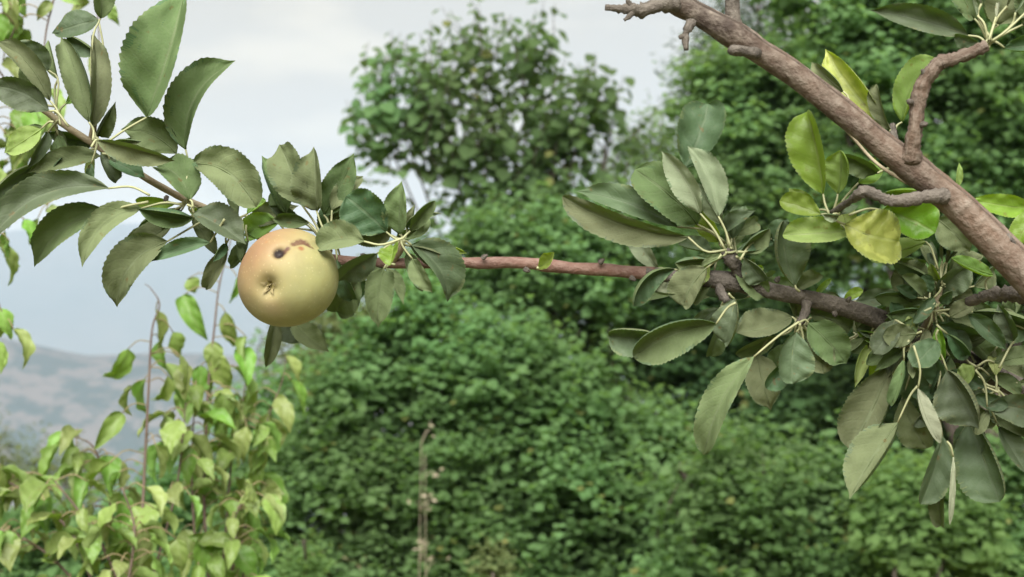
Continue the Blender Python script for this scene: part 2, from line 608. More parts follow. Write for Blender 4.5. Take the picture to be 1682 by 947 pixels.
def tree(name, label, cat, d, base_px, blobs, mat, leaf, n_shoot, shoot_len, per_shoot, droop=0.3, up=0.6, wid=1.0,
         trunk_r=0.09, shoots=(), group=None, shell=0.5, curve=0.3, bark='bark_far', seed=1, limb_r=0.03, twig=False, lobes=0):
    r = np.random.default_rng(seed)
    bl = [px_blob(b, d) for b in blobs]
    c0 = np.mean([b[0] for b in bl], axis=0)
    bx = P(base_px, 600, d)
    foot = np.array([bx[0], bx[1], float(ground_z(bx[0], bx[1])) - 0.05])
    t = thing(name, label, cat, foot, group)
    # trunk and limbs
    mb = MB()
    zlow = min(b[0][2] - b[1][2] for b in bl)
    fork = foot + (c0 - foot) * 0.35
    fork[2] = max(foot[2] + 0.5, min(fork[2], zlow + 0.5))
    mid = (foot + fork) / 2 + np.array([0.06, 0.03, 0])
    mb.tube(spline([foot, mid, fork], 8), np.linspace(trunk_r, trunk_r * 0.75, 8), 8, rough=0.12)
    for c, rad in bl:
        m1 = fork + (c - fork) * 0.5 + r.normal(0, 0.08, 3) + np.array([0, 0, 0.08])
        ln = spline([fork, m1, c, c + np.array([0, 0, rad[2] * 0.7]) + r.normal(0, 0.1, 3)], 9)
        mb.tube(ln, np.linspace(limb_r * 1.3, 0.006, 9), 5, rough=0.1)
    vol = np.array([np.prod(b[1]) ** 0.7 for b in bl])
    vol /= vol.sum()
    pos, ax, no, sz = [], [], [], []

    n0 = n_shoot
    bi = r.choice(len(bl), p=vol, size=n0)
    Cb = np.array([b[0] for b in bl])[bi]
    Rb = np.array([b[1] for b in bl])[bi]
    v = r.normal(0, 1, (n0, 3))
    v /= np.linalg.norm(v, axis=1)[:, None]
    k = r.uniform(0, 1, n0) ** (1 / 3)
    k = np.where(r.uniform(0, 1, n0) < 0.75, shell + (1 - shell) * k, k)
    P0 = Cb + v * Rb * (k * 0.9)[:, None]
    D = v * (1 - up) + np.array([0, 0, up]) + r.normal(0, 0.25, (n0, 3))
    LL = shoot_len * r.uniform(0.6, 1.3, n0)
    OUT = v
    if lobes:
        # leafy boughs reaching out of each mass in tiers, with hollows between them
        nb = lobes
        bc = np.array([b[0] for b in bl])
        br = np.array([b[1] for b in bl])
        bw = np.array([np.prod(b[1]) ** 0.6 for b in bl])
        nbt = max(len(bl) * 3, int(len(bl) * nb))
        own = r.choice(len(bl), p=bw / bw.sum(), size=nbt)
        bd = r.normal(0, 1, (nbt, 3)) * np.array([1, 0.8, 0.6]) + np.array([0, -0.45, 0.28])
        bd /= np.linalg.norm(bd, axis=1)[:, None]
        st = bc[own] + r.normal(0, 0.22, (nbt, 3)) * br[own]
        ln = r.uniform(0.7, 1.35, nbt)
        en = bc[own] + bd * br[own] * ln[:, None]
        blen = np.linalg.norm(en - st, axis=1)
        ni = int(n0 * 0.92)
        k_ = r.choice(nbt, p=blen / blen.sum(), size=ni)
        sf = r.uniform(0.05, 1, ni) ** 0.7
        spine = st[k_] + (en - st)[k_] * sf[:, None]
        spine[:, 2] += blen[k_] * (0.16 * np.sin(np.pi * sf) - 0.10 * sf ** 2)
        th_b = (0.13 + 0.15 * (1 - sf)) * blen[k_] + 0.04
        P0[:ni] = spine + r.normal(0, 1, (ni, 3)) * th_b[:, None] * np.array([0.8, 0.8, 0.38])
        dirb = (en - st)[k_] / blen[k_][:, None]
        D[:ni] = dirb * 0.7 + r.normal(0, 0.45, (ni, 3)) + np.array([0, 0, 0.22])
        OUT[:ni] = dirb * 0.6 + np.array([0, -0.15, 0.5]) + r.normal(0, 0.15, (ni, 3))
    runs = [(P0, D, LL, per_shoot, OUT)]
    for (x0, y0, x1, y1) in shoots:
        dd = r.uniform(-0.3, 0.3)
        a, b = P(x0, y0, d + dd), P(x1, y1, d + dd)
        L = np.linalg.norm(b - a)
        runs.append((a[None], (b - a)[None], np.array([L]), max(5, int(L / leaf * 3.3)), np.array([[0, -0.6, 0.5]])))
    for p0, dv, L, kk, out in runs:
        n_ = len(p0)
        pts = [p0]
        dc = dv / np.linalg.norm(dv, axis=1)[:, None]
        for _ in range(5):
            dc = dc + r.normal(0, 0.12, (n_, 3)) + np.array([0, 0, curve * 0.2])
            dc /= np.linalg.norm(dc, axis=1)[:, None]
            pts.append(pts[-1] + dc * (L / 5)[:, None])
        pts = np.array(pts)                       # 6, n, 3
        if twig or n_ == 1:
            for i in range(n_):
                mb.tube(pts[:, i], np.linspace(0.006, 0.002, 6), 3, cap=False)
        ph = r.uniform(0, 6.28, n_)
        big = r.uniform(0.7, 1.35, n_)
        for j in range(kk):
            q = (j + 0.6) / kk
            i = min(int(q * 5), 4)
            f = q * 5 - i
            pp = pts[i] * (1 - f) + pts[i + 1] * f
            an = ph + j * 2.4
            o = np.stack([np.cos(an), np.sin(an), np.full(n_, 0.25 - droop * 0.5)], 1)
            o /= np.linalg.norm(o, axis=1)[:, None]
            sd = leaf * big * r.uniform(0.55, 1.2, n_) * (1 - 0.35 * q)
            pos.append(pp + o * (sd * 0.35)[:, None])
            ax.append(o + np.array([0, 0, -droop]) + r.normal(0, 0.28, (n_, 3)))
            no.append(np.array([0, -0.25, 0.85]) + out * 0.55 + o * droop * 0.45 + r.normal(0, 0.27, (n_, 3)))
            sz.append(sd)
    pos, ax, no, sz = (np.concatenate(q_) for q_ in (pos, ax, no, sz))
    link('trunk', mb.mesh('trunk', [M[bark]]), t)
    cr_ = link('crown', leaves_mesh('crown', pos, ax, no, sz, wid, mat), t)
    cr_['kind'] = 'stuff'
    return t, len(pos)


L_pear = far_leaf_mat('pear_tree_foliage', (0.062, 0.112, 0.044), (0.094, 0.152, 0.060), (0.16, 0.27, 0.06), 0.52, 0.75, 0.12)
L_bush = far_leaf_mat('bush_foliage', (0.074, 0.142, 0.052), (0.116, 0.195, 0.080), (0.19, 0.34, 0.08), 0.54, 0.8, 0.1)
L_dark = far_leaf_mat('dark_foliage', (0.050, 0.100, 0.040), (0.078, 0.138, 0.054), (0.14, 0.25, 0.06), 0.5, 0.75, 0.12)
L_con = far_leaf_mat('conifer_foliage', (0.048, 0.074, 0.046), (0.070, 0.102, 0.060), (0.09, 0.14, 0.05), 0.35, 0.75, 0.12)
L_lite = far_leaf_mat('light_tree_foliage', (0.084, 0.150, 0.055), (0.126, 0.204, 0.082), (0.20, 0.34, 0.08), 0.54, 0.8, 0.1)
L_yel = far_leaf_mat('yellow_green_foliage', (0.088, 0.156, 0.052), (0.128, 0.205, 0.076), (0.21, 0.35, 0.08), 0.54, 0.8, 0.1)
L_oliv = far_leaf_mat('olive_foliage', (0.090, 0.118, 0.048), (0.126, 0.155, 0.060), (0.16, 0.20, 0.06), 0.45, 0.8, 0.1)


def sprigs(n, x0, x1, y0, y1, seed):
    r = random.Random(seed)
    out = []
    for _ in range(n):
        x, y = r.uniform(x0, x1), r.uniform(y0, y1)
        out.append((x, y, x + r.uniform(-35, 35), y - r.uniform(35, 75)))
    return out


nl = 0
# tree against the sky
_, n = tree('pear_tree', 'round-topped leafy tree with upright shoots standing alone against the pale sky', 'tree', 13.0, 850,
            [(650, 185, 52, 48), (715, 180, 42, 45), (795, 140, 38, 60), (865, 150, 38, 52), (925, 215, 48, 52), (1000, 225, 26, 55),
             (640, 240, 62, 40), (735, 240, 85, 65), (850, 245, 85, 75), (925, 285, 75, 65), (775, 320, 80, 48), (995, 275, 40, 48),
             (865, 345, 80, 55), (800, 395, 50, 32)],
            L_pear, 0.105, 235, 0.45, 10, droop=0.75, up=0.72, wid=1.15, seed=11, twig=True, limb_r=0.007, trunk_r=0.05,
            shoots=[(605, 150, 590, 68), (640, 130, 655, 48), (700, 130, 703, 48), (725, 130, 722, 55), (790, 90, 782, 10), (805, 90, 803, 15),
                    (862, 90, 855, 18), (872, 100, 868, 14), (895, 110, 912, 42), (985, 170, 980, 84), (1010, 180, 1022, 122), (625, 190, 568, 180),
                    (625, 235, 572, 228), (660, 280, 600, 275), (1000, 250, 1035, 172), (930, 150, 940, 100), (615, 160, 600, 90), (650, 120, 640, 70), (668, 130, 672, 62), (690, 150, 688, 90), (745, 150, 742, 95), (770, 100, 770, 40), (815, 100, 822, 38), (835, 120, 838, 70), (850, 100, 846, 45), (885, 130, 888, 60), (905, 150, 925, 80), (950, 190, 958, 130), (975, 190, 972, 110), (995, 190, 998, 105), (1015, 210, 1012, 140), (640, 300, 585, 300), (680, 330, 640, 325), (620, 210, 580, 205), (720, 370, 690, 360)]); nl += n
# dark conifer at the right, behind
_, n = tree('conifer_tree', 'dark bristly conifer rising behind the lighter trees under the thick limb', 'tree', 19.0, 1240,
            [(1245, 30, 75, 60), (1215, 110, 80, 60), (1195, 190, 75, 60), (1260, 190, 120, 80), (1260, 290, 150, 90), (1260, 390, 170, 90)],
            L_con, 0.09, 2300, 0.45, 13, droop=0.1, up=0.25, wid=0.45, seed=12, shell=0.6); nl += n
# thin feathery tree, far
_, n = tree('feathery_tree', 'thin pale feathery tree seen far off between the round tree and conifer', 'tree', 22.0, 1070,
            [(1060, 250, 32, 35), (1085, 280, 45, 45), (1030, 300, 40, 40)],
            L_lite, 0.10, 130, 0.5, 12, droop=0.2, up=0.75, wid=0.5, seed=13, twig=True,
            shoots=[(1060, 240, 1052, 182), (1085, 250, 1090, 178), (1072, 240, 1070, 205), (1045, 250, 1040, 205)]); nl += n
# light green tree under the limb
_, n = tree('light_green_tree', 'light green soft-leaved tree in front of the conifer, below the thick limb', 'tree', 14.0, 1330,
            [(1260, 165, 95, 60), (1340, 180, 100, 75), (1200, 240, 80, 60), (1290, 270, 120, 80), (1180, 330, 90, 70), (1300, 370, 130, 80), (1400, 300, 90, 90),
             (1430, 420, 110, 90), (1240, 450, 110, 70)],
            L_lite, 0.076, 3800, 0.36, 12, droop=0.4, up=0.45, wid=1.2, seed=14, lobes=6); nl += n
# broad tree at the right edge
_, n = tree('broad_tree', 'broad dense green tree filling the upper right corner', 'tree', 11.5, 1620,
            [(1340, 40, 80, 45), (1450, 50, 100, 70), (1560, 40, 120, 80), (1670, 80, 110, 110), (1480, 150, 110, 80), (1600, 180, 120, 90), (1700, 260, 110, 110),
             (1560, 280, 120, 90), (1640, 380, 120, 90), (1520, 400, 120, 90), (1700, 480, 100, 90)],
            L_bush, 0.078, 4400, 0.36, 12, droop=0.5, up=0.35, wid=1.15, seed=15, lobes=6); nl += n
# middle thickets
_, n = tree('dark_tree', 'dark green tree in the shade behind the big bush, below the bare branch', 'tree', 13.5, 1000,
            [(900, 400, 80, 50), (960, 440, 100, 60), (1060, 430, 100, 70), (1050, 540, 120, 90), (960, 520, 90, 80), (1180, 560, 120, 100), (1120, 660, 120, 90),
             (1300, 600, 130, 100), (1420, 620, 130, 100), (1300, 720, 140, 80), (1560, 640, 140, 100), (1680, 640, 110, 110), (1500, 740, 140, 70)],
            L_dark, 0.068, 5000, 0.36, 12, droop=0.45, up=0.4, wid=1.2, seed=16, lobes=6); nl += n
_, n = tree('slender_tree', 'small green tree rising just right of the apple, behind the bare branch', 'tree', 12.6, 800,
            [(850, 400, 80, 40), (800, 440, 40, 30), (700, 480, 60, 40), (790, 480, 100, 60), (930, 420, 90, 50), (1020, 380, 60, 50), (900, 490, 100, 60)],
            L_bush, 0.064, 1300, 0.33, 12, droop=0.4, up=0.55, wid=1.1, seed=17, lobes=6); nl += n
_, n = tree('olive_shrub', 'dull olive shrub in the gap just below the apple', 'shrub', 12.8, 560,
            [(590, 540, 70, 45), (540, 580, 60, 50), (560, 640, 80, 60), (480, 620, 50, 50)],
            L_oliv, 0.05, 500, 0.3, 12, droop=0.3, up=0.5, wid=0.9, seed=18); nl += n
_, n = tree('large_bush', 'large mid-green bush filling the middle of the picture below the bare branch', 'bush', 10.0, 760,
            [(730, 560, 85, 75), (690, 640, 95, 80), (790, 620, 100, 75), (600, 680, 90, 75), (860, 690, 110, 80), (740, 740, 140, 90), (520, 720, 70, 65),
             (960, 720, 90, 65), (560, 800, 130, 80), (900, 810, 150, 90), (1020, 800, 100, 70), (700, 860, 170, 90), (1080, 880, 130, 70), (500, 880, 110, 80), (880, 920, 170, 80), (560, 990, 180, 70), (800, 1000, 200, 70), (1050, 990, 160, 70)],
            L_bush, 0.060, 7400, 0.30, 12, droop=0.4, up=0.5, wid=1.2, seed=19, lobes=6, shoots=sprigs(46, 520, 1100, 560, 930, 5)); nl += n
_, n = tree('low_bush', 'low bright green bush along the bottom right below the hanging apple leaves', 'bush', 9.0, 1420,
            [(1120, 780, 90, 55), (1180, 830, 110, 60), (1300, 830, 120, 60), (1430, 880, 130, 70), (1550, 870, 120, 60), (1660, 850, 100, 80), (1250, 930, 160, 60), (1450, 950, 180, 60), (1640, 950, 120, 60), (1300, 1010, 170, 60), (1560, 1010, 170, 60)],
            L_bush, 0.054, 4000, 0.28, 12, droop=0.4, up=0.5, wid=1.2, seed=20, lobes=6, shoots=sprigs(34, 1080, 1680, 780, 940, 6)); nl += n
_, n = tree('yellow_green_shrub', 'patch of yellow-green shrub under the lowest hanging apple leaf', 'shrub', 8.4, 1520,
            [(1510, 850, 55, 40), (1560, 890, 60, 40), (1490, 900, 50, 40)],
            L_yel, 0.06, 420, 0.26, 12, droop=0.35, up=0.5, wid=1.3, seed=21, trunk_r=0.02, limb_r=0.01); nl += n
# grey-green scrub at the left edge
_, n = tree('scrub_bush', 'grey-green scrub showing over the pear sapling at the far left', 'bush', 16.0, 60,
            [(40, 800, 60, 40), (110, 815, 60, 40), (-20, 770, 40, 45)],
            L_oliv, 0.06, 260, 0.36, 12, droop=0.3, up=0.7, wid=0.6, seed=22,
            shoots=[(60, 770, 62, 735), (-5, 740, 8, 702), (30, 760, 20, 725), (130, 780, 140, 745)]); nl += n
_, n = tree('backdrop_bush', 'mid-green bush close behind the two saplings at lower left', 'bush', 11.0, 330,
            [(455, 640, 40, 50), (430, 730, 70, 70), (340, 850, 110, 70), (150, 895, 170, 65), (10, 900, 110, 70), (440, 850, 90, 80), (250, 980, 250, 60)],
            L_bush, 0.068, 1500, 0.30, 12, droop=0.4, up=0.5, wid=1.1, seed=23, lobes=8,
            shoots=[(425, 590, 420, 540), (410, 610, 400, 550), (440, 600, 445, 560)]); nl += n
_, n = tree('dark_thicket', 'dark thicket glimpsed through the gaps behind the large bush', 'bush', 17.0, 900,
            [(620, 640, 120, 100), (800, 560, 140, 110), (1000, 560, 150, 120), (1200, 560, 150, 130), (1400, 560, 160, 130), (1600, 560, 160, 140), (700, 820, 220, 120), (1000, 800, 220, 120), (1300, 780, 220, 120), (1600, 780, 220, 130)],
            L_dark, 0.13, 1500, 0.5, 11, droop=0.4, up=0.4, wid=1.2, seed=24, lobes=8); nl += n
print('far leaves', nl)

# dry stalks and pale tips in the bush
def dry_plant(label, d, stems, tips, seed):
    r = np.random.default_rng(seed)
    x0 = P(stems[0][0], 700, d)
    t = thing('dry_stalk', label, 'weed', (x0[0], x0[1], float(ground_z(x0[0], x0[1]))))
    mb = MB()
    fl = MB()
    for (xb, xt, yt) in stems:
        b = P(xb, 947, d)
        g0 = np.array([b[0], b[1], float(ground_z(b[0], b[1]))])
        e = P(xt, yt, d)
        mb.tube(spline([g0, (g0 + e) / 2 + r.normal(0, 0.01, 3), e], 12), np.linspace(0.003, 0.0014, 12), 5)
        for _ in range(tips):
            q = r.uniform(0.62, 1.0)
            p0 = g0 + (e - g0) * q
            p1 = p0 + np.array([r.normal(0, 0.04), r.normal(0, 0.04), r.uniform(0.0, 0.09)])
            mb.tube(spline([p0, (p0 + p1) / 2 + [0, 0, 0.02], p1], 5), np.linspace(0.003, 0.0015, 5), 4)
            for _k in range(4):
                c = p1 + r.normal(0, 0.018, 3)
                v = nrm(r.normal(0, 1, 3)) * 0.015
                w = nrm(np.cross(v, r.normal(0, 1, 3))) * 0.009
                fl.add([c - v, c + w, c + v, c - w, c + np.cross(v, w) * 30], [(0, 1, 4), (1, 2, 4), (2, 3, 4), (3, 0, 4)])
    link('stem', mb.mesh('stem', [M['straw']]), t)
    s = link('seed_head', fl.mesh('seed_head', [M['straw']]), t)
    s['kind'] = 'stuff'


dry_plant('tall pale dry stalks with seed heads in front of the large bush', 8.6, [(688, 692, 725), (702, 698, 745)], 5, 31)
_, n = tree('bright_weed', 'bright yellow-green weed tip at the bottom edge right of the pear sapling', 'weed', 6.5, 500,
            [(505, 945, 22, 22), (485, 955, 18, 15)], L_yel, 0.03, 60, 0.12, 9, droop=0.1, up=0.8, wid=0.8, seed=33, trunk_r=0.006, limb_r=0.004)
_, n = tree('grey_weed', 'pale grey-green weed tip at the bottom edge near the middle', 'weed', 6.5, 812,
            [(812, 945, 22, 18)], L_oliv, 0.035, 40, 0.12, 9, droop=0.1, up=0.8, wid=0.7, seed=34, trunk_r=0.006, limb_r=0.004)

# ------------------------------------------------------------------ near leaves
PROFILE = {
    # (t, half width) outlines
    'apple': ([0, .06, .16, .3, .45, .6, .75, .86, .93, 1], [0.03, .36, .74, .96, 1.0, .92, .70, .40, .15, 0.0]),
    'round': ([0, .06, .16, .3, .45, .6, .75, .87, .95, 1], [0.04, .30, .60, .84, .97, 1.0, .93, .72, .42, 0.0]),
    'pear': ([0, .05, .14, .28, .42, .58, .74, .87, .95, 1], [0.05, .48, .86, 1.0, .97, .80, .53, .27, .10, 0.0]),
    'narrow': ([0, .08, .2, .35, .5, .65, .8, .9, .96, 1], [0.05, .40, .75, .95, 1.0, .95, .80, .52, .28, 0.0]),
}


def leaf_geometry(mb, B, T, side, nrml, w, a1, a2, shape, bow, arch, wave, ups, NT=60, NU=8, th=0.00022, origin=None, pet_r=0.0008, seed=0, curl=0.0, teeth=19, stalk=None):
    """one leaf blade (two faces and a body between them), its raised midrib and its stalk.
    side: to the right of the way from foot to tip; nrml: towards the viewer; a1/a2: how far the left/right half is folded towards the viewer;
    ups: +1 the upper face looks along nrml, -1 the underside does"""
    r = np.random.default_rng(seed)
    ax = T - B
    L = np.linalg.norm(ax)
    ax = ax / L
    tp, hp = PROFILE[shape]
    ts = np.linspace(0, 1, NT + 1)
    ts = ts ** 1.0
    h = np.interp(ts, tp, hp)
    k = np.array([.25, .5, .25])
    hs = np.convolve(np.pad(h, 1, mode='edge'), k, 'valid')
    hs[0], hs[-1] = h[0], 0.0
    us = np.linspace(-1, 1, NU + 1)
    C = B[None] + ax[None] * (L * ts)[:, None] + side[None] * (bow * L * 4 * ts * (1 - ts))[:, None] + nrml[None] * ((arch * 4 * ts * (1 - ts) + curl * ts ** 3) * L)[:, None]
    Vt = np.zeros((NT + 1, NU + 1, 3))
    ph = r.uniform(0, 6.28, 4)
    asym = r.uniform(0.93, 1.07)
    tang = np.gradient(C, axis=0)
    tg = tang / np.linalg.norm(tang, axis=1)[:, None]
    n_i = nrml[None] - tg * (tg @ nrml)[:, None]
    n_i /= np.linalg.norm(n_i, axis=1)[:, None]
    s_i = np.cross(tg, n_i)
    s_i *= np.sign(s_i @ side)[:, None]
    saw = (ts * teeth) % 1.0
    for j, u in enumerate(us):
        ang = a2 if u > 0 else a1
        au = abs(u)
        ang_e = R(ang) * (0.35 + 1.05 * au) if abs(ang) < 60 else R(ang)
        ww = w * hs * (asym if u > 0 else 2 - asym)
        if au > 0.99:
            ww = ww * np.where((ts > 0.03) & (ts < 0.97), 1 + 0.075 * (saw - 0.5), 1)
        q = ww * u
        und = wave * w * (np.sin(ts * 9 + ph[0] + (2.2 if u > 0 else 0)) * 0.6 + np.sin(ts * 17 + ph[1] + u) * 0.3) * au ** 2 * np.minimum(1, 4 * hs)
        und = und + 0.065 * w * (np.sin(ts * 21 + u * 5 + ph[2]) + np.sin(ts * 13 - u * 7 + ph[3])) * min(1.0, 0.25 + au) * np.minimum(1, 3 * hs)
        Vt[:, j] = C + s_i * (q * math.cos(ang_e))[:, None] + n_i * (np.abs(q) * math.sin(ang_e) + und)[:, None] + tg * (0.10 * w * au * hs)[:, None]
    # local normals
    dt = np.gradient(Vt, axis=0)
    du = np.gradient(Vt, axis=1)
    N = np.cross(du, dt)
    N /= np.linalg.norm(N, axis=2)[..., None] + 1e-12
    if np.sum(N * nrml) < 0:
        N = -N
    body = (1 - np.abs(us) ** 2)[None, :, None] * np.sin(np.pi * np.clip(ts, 0, 1))[:, None, None] ** 0.5
    UV = np.stack(np.meshgrid(ts, us * 0.5 + 0.5, indexing='ij'), -1).reshape(-1, 2)
    idx = np.arange((NT + 1) * (NU + 1)).reshape(NT + 1, NU + 1)
    f = np.stack([idx[:-1, :-1].ravel(), idx[:-1, 1:].ravel(), idx[1:, 1:].ravel(), idx[1:, :-1].ravel()], 1)
    # orientation: du x dt normals -> quad (i,j),(i,j+1),(i+1,j+1),(i+1,j) has normal du x dt
    flip = np.sum(np.cross(du, dt) * nrml) < 0
    fa, fb = (f[:, ::-1], f) if flip else (f, f[:, ::-1])
    front, back = (0, 1) if ups > 0 else (1, 0)
    mb.add((Vt + N * body * th).reshape(-1, 3), fa.tolist(), front, UV)
    mb.add((Vt - N * body * th).reshape(-1, 3), fb.tolist(), back, UV)
    # stalk and midrib in one tapering run, standing out on the underside
    off = -ups * pet_r * 0.55
    sel = np.linspace(0, int(NT * 0.93), 12).astype(int)
    rib = C[sel] + nrml * off
    rr = list(np.linspace(pet_r * 0.9, pet_r * 0.25, 12))
    if origin is not None:
        m = (origin + B) / 2 + (np.array([0, 0, 0.07]) + r.normal(0, 0.09, 3)) * np.linalg.norm(origin - B)
        origin = origin + r.normal(0, 0.0016, 3)
        pet = spline([origin, m, B + nrml * off], 8)[:-1]
        rib = np.vstack([pet, rib])
        rr = list(np.linspace(pet_r * 1.25, pet_r, 7)) + rr
    npet = 0 if origin is None else 7
    if npet:
        (stalk or mb).tube(rib[:npet + 1], rr[:npet + 1], 6, 0 if stalk else 2)
    mb.tube(rib[npet:], rr[npet:], 5, 3)


KIND = {'m': ('a_up', 'a_dn'), 'y': ('y_up', 'y_dn'), 'g': ('g_up', 'y_dn'), 'w': ('a_up', 'w_dn'), 'p': ('p_up', 'p_dn')}
_lc = [0]


def leaf(parent, bx, by, tx, ty, w, a1=18, a2=18, face=1, bow=0.0, o=None, d=1.2, dt=None, k='m', shape='apple', arch=None, wave=0.07, curl=0.0, od=None):
    _lc[0] += 1
    s = 1000 + _lc[0]
    r = random.Random(s)
    if dt is None:
        dt = r.uniform(-0.018, 0.012)
    if arch is None:
        arch = r.uniform(-0.03, 0.12)
    if abs(a1) < 55 and abs(a2) < 55:
        fold, roll = r.uniform(8, 44), r.uniform(-34, 34)
        a1 += fold + roll - 12
        a2 += fold - roll - 12
    w *= 1.04
    if shape == 'apple' and bx > 900 and r.random() < 0.6:
        shape = 'round'
    bow += r.uniform(-0.05, 0.05)
    if curl == 0.0:
        curl = r.uniform(-0.34, 0.16)
    wave *= r.uniform(0.8, 2.4)
    B = P(bx, by, d)
    T = P(tx, ty, d + dt)
    v = nrm((B + T) / 2 - CO)
    ax = nrm(T - B)
    side = nrm(np.cross(ax, -v)) * -1
    # right-hand side as seen in the picture
    img = np.array([-(ty - by), tx - bx])
    if (np.dot(side, CR) * img[0] - np.dot(side, CU) * img[1]) < 0:
        side = -side
    n = np.cross(side, ax)
    if np.dot(n, v) > 0:
        n = -n
    mb = MB()
    up, dn = KIND[k]
    org = None if o is None else P(o[0], o[1], od if od is not None else d - 0.002)
    sk_ = MB()
    leaf_geometry(mb, B, T, side, n, w * d / F, a1, a2, shape, bow, arch, wave, face, origin=org, seed=s, curl=curl, pet_r=0.0007, stalk=sk_)
    lf = link('leaf', mb.mesh('leaf', [M[up], M[dn], M['stalk'], M[dn]]), parent)
    if org is not None:
        link('leaf_stalk', sk_.mesh('leaf_stalk', [M['stalk']]), lf)
    return lf


def branch_part(parent, name, pts, mat, seg=18, n=None, rough=0.06, taper=None):
    """pts rows: px, py, depth, radius in px"""
    n = n or max(10, len(pts) * 10)
    q = spline(pts, n)
    mb = MB()
    mb.tube([P(a, b, c) for a, b, c, _ in q], [r_ * c / F for _, _, c, r_ in q], seg, rough=rough)
    return link(name, mb.mesh(name, [mat]), parent)


# ------------------------------------------------------------------ the apple branch
D0 = 1.2
AB = thing('apple_branch', 'long thin apple branch reaching left from the right edge, carrying the apple', 'branch', P(1745, 660, 1.24))
# three stretches of one wood: grey old wood, smooth reddish wood, downy young shoot
branch_part(AB, 'old_wood', [(2270, 1500, 1.17, 34), (2120, 1010, 1.2, 28), (1930, 780, 1.23, 23), (1745, 668, 1.25, 19), (1660, 630, 1.24, 17), (1590, 592, 1.23, 16), (1510, 556, 1.22, 15.5), (1430, 519, 1.21, 16), (1340, 493, 1.205, 13.5),
                             (1260, 476, 1.2, 13.5), (1200, 462, 1.2, 16), (1130, 455, 1.2, 12), (1060, 448, 1.2, 10.8)], M['bark_grey'], 22, 120, 0.09)
branch_part(AB, 'red_wood', [(1075, 449, 1.2, 11.4), (1030, 446, 1.2, 10.1), (985, 442, 1.2, 10.8), (940, 440, 1.2, 9.6), (897, 435, 1.2, 11.4), (880, 433, 1.2, 9.6), (830, 430.5, 1.2, 9.5), (792, 432, 1.2, 10.0), (770, 431, 1.2, 8.8), (735, 431, 1.2, 9.0),
                             (640, 432, 1.205, 8.6), (545, 425, 1.22, 8.2), (470, 405, 1.25, 8.2)], M['bark_red'], 18, 70, 0.05)
branch_part(AB, 'young_shoot', [(480, 408, 1.27, 7.9), (400, 368, 1.28, 7.6), (310, 330, 1.255, 5.9), (240, 292, 1.225, 5.9), (165, 243, 1.21, 5.9), (110, 208, 1.2, 5.6), (60, 172, 1.195, 5.0), (-40, 105, 1.19, 4.0)], M['bark_green'], 14, 60, 0.06)
branch_part(AB, 'spur', [(1222, 468, 1.2, 13), (1213, 445, 1.195, 11), (1200, 425, 1.19, 12), (1190, 410, 1.19, 8)], M['bark_grey'], 12, 18, 0.16)
branch_part(AB, 'spur', [(1325, 497, 1.2, 9), (1322, 515, 1.195, 8), (1312, 532, 1.19, 6)], M['bark_grey'], 10, 12, 0.16)
branch_part(AB, 'spur', [(1180, 465, 1.2, 9), (1185, 482, 1.19, 8), (1195, 495, 1.185, 6)], M['bark_grey'], 10, 12, 0.16)
branch_part(AB, 'spur', [(1500, 553, 1.22, 14), (1480, 562, 1.2, 12), (1495, 560, 1.19, 8)], M['bark_grey'], 10, 12, 0.16)
branch_part(AB, 'spur', [(640, 431, 1.205, 8), (655, 412, 1.195, 7), (662, 394, 1.19, 5.5)], M['bark_green'], 10, 12, 0.12)
branch_part(AB, 'spur', [(535, 425, 1.22, 8), (540, 405, 1.21, 7), (540, 385, 1.205, 5)], M['bark_green'], 10, 12, 0.12)
branch_part(AB, 'spur', [(150, 232, 1.21, 6), (155, 200, 1.2, 5), (158, 175, 1.2, 4)], M['bark_green'], 10, 12, 0.1)
branch_part(AB, 'bud', [(152, 205, 1.2, 5), (158, 190, 1.195, 7), (160, 178, 1.195, 2)], M['bark_green'], 8, 10, 0.1)

for (x, y, dx, dy) in ((985, 432, 8, -7), (793, 424, 8, -6), (862, 441, 9, 5), (1036, 455, 9, 5), (1275, 462, 6, -8), (1392, 495, 6, -8), (1370, 512, 4, 8), (742, 438, 7, 5), (600, 422, -8, -5), (205, 262, -6, -8), (275, 322, -6, 8)):
    branch_part(AB, 'bud', [(x, y, 1.193, 4.5), (x + dx * .5, y + dy * .6, 1.192, 4.2), (x + dx, y + dy, 1.192, 1.2)], M['bark_grey'], 8, 8, 0.15)
A = lambda *a, **k: leaf(AB, *a, **k)
# left end of the branch
A(241, 192, 302, -14, 72, 12, 80, -1, 0.0, (170, 238), 1.18, dt=-0.02, arch=0.03)
A(305, 245, 388, 98, 46, 15, 78, -1, -0.15, (303, 330), 1.19, dt=0.0)
A(146, 200, 97, 52, 36, 15, 25, -1, 0.04, (150, 232), 1.175)
A(150, 208, 152, 50, 30, 40, 25, -1, 0.05, (155, 232), 1.19)
A(165, 30, 168, -60, 28, 20, 40, -1, 0.0, (158, 190), 1.185)
A(162, 32, 86, 54, 27, 12, 12, 1, 0.03, (156, 120), 1.2)
A(160, 90, 112, 62, 20, 15, 55, 1, 0.0, (156, 150), 1.195)
A(82, 165, -14, 60, 26, 15, 40, -1, 0.06, (100, 200), 1.18)
A(80, 115, 24, 66, 22, 20, 20, 1, 0.0, (92, 190), 1.2)
A(95, 130, 78, 60, 16, 20, 50, -1, 0.0, (100, 195), 1.21)
A(80, 182, -25, 140, 30, 18, 25, 1, 0.08, (105, 205), 1.175)
A(70, 165, 35, 100, 18, 15, 15, -1, 0.0, (85, 185), 1.22)
A(160, 230, 288, 264, 26, 74, 12, -1, -0.03, (150, 235), 1.17)
A(290, 252, 198, 212, 30, 30, 15, -1, 0.08, (303, 320), 1.19)
A(152, 238, 72, 216, 26, 15, 15, 1, -0.03, (160, 242), 1.225)
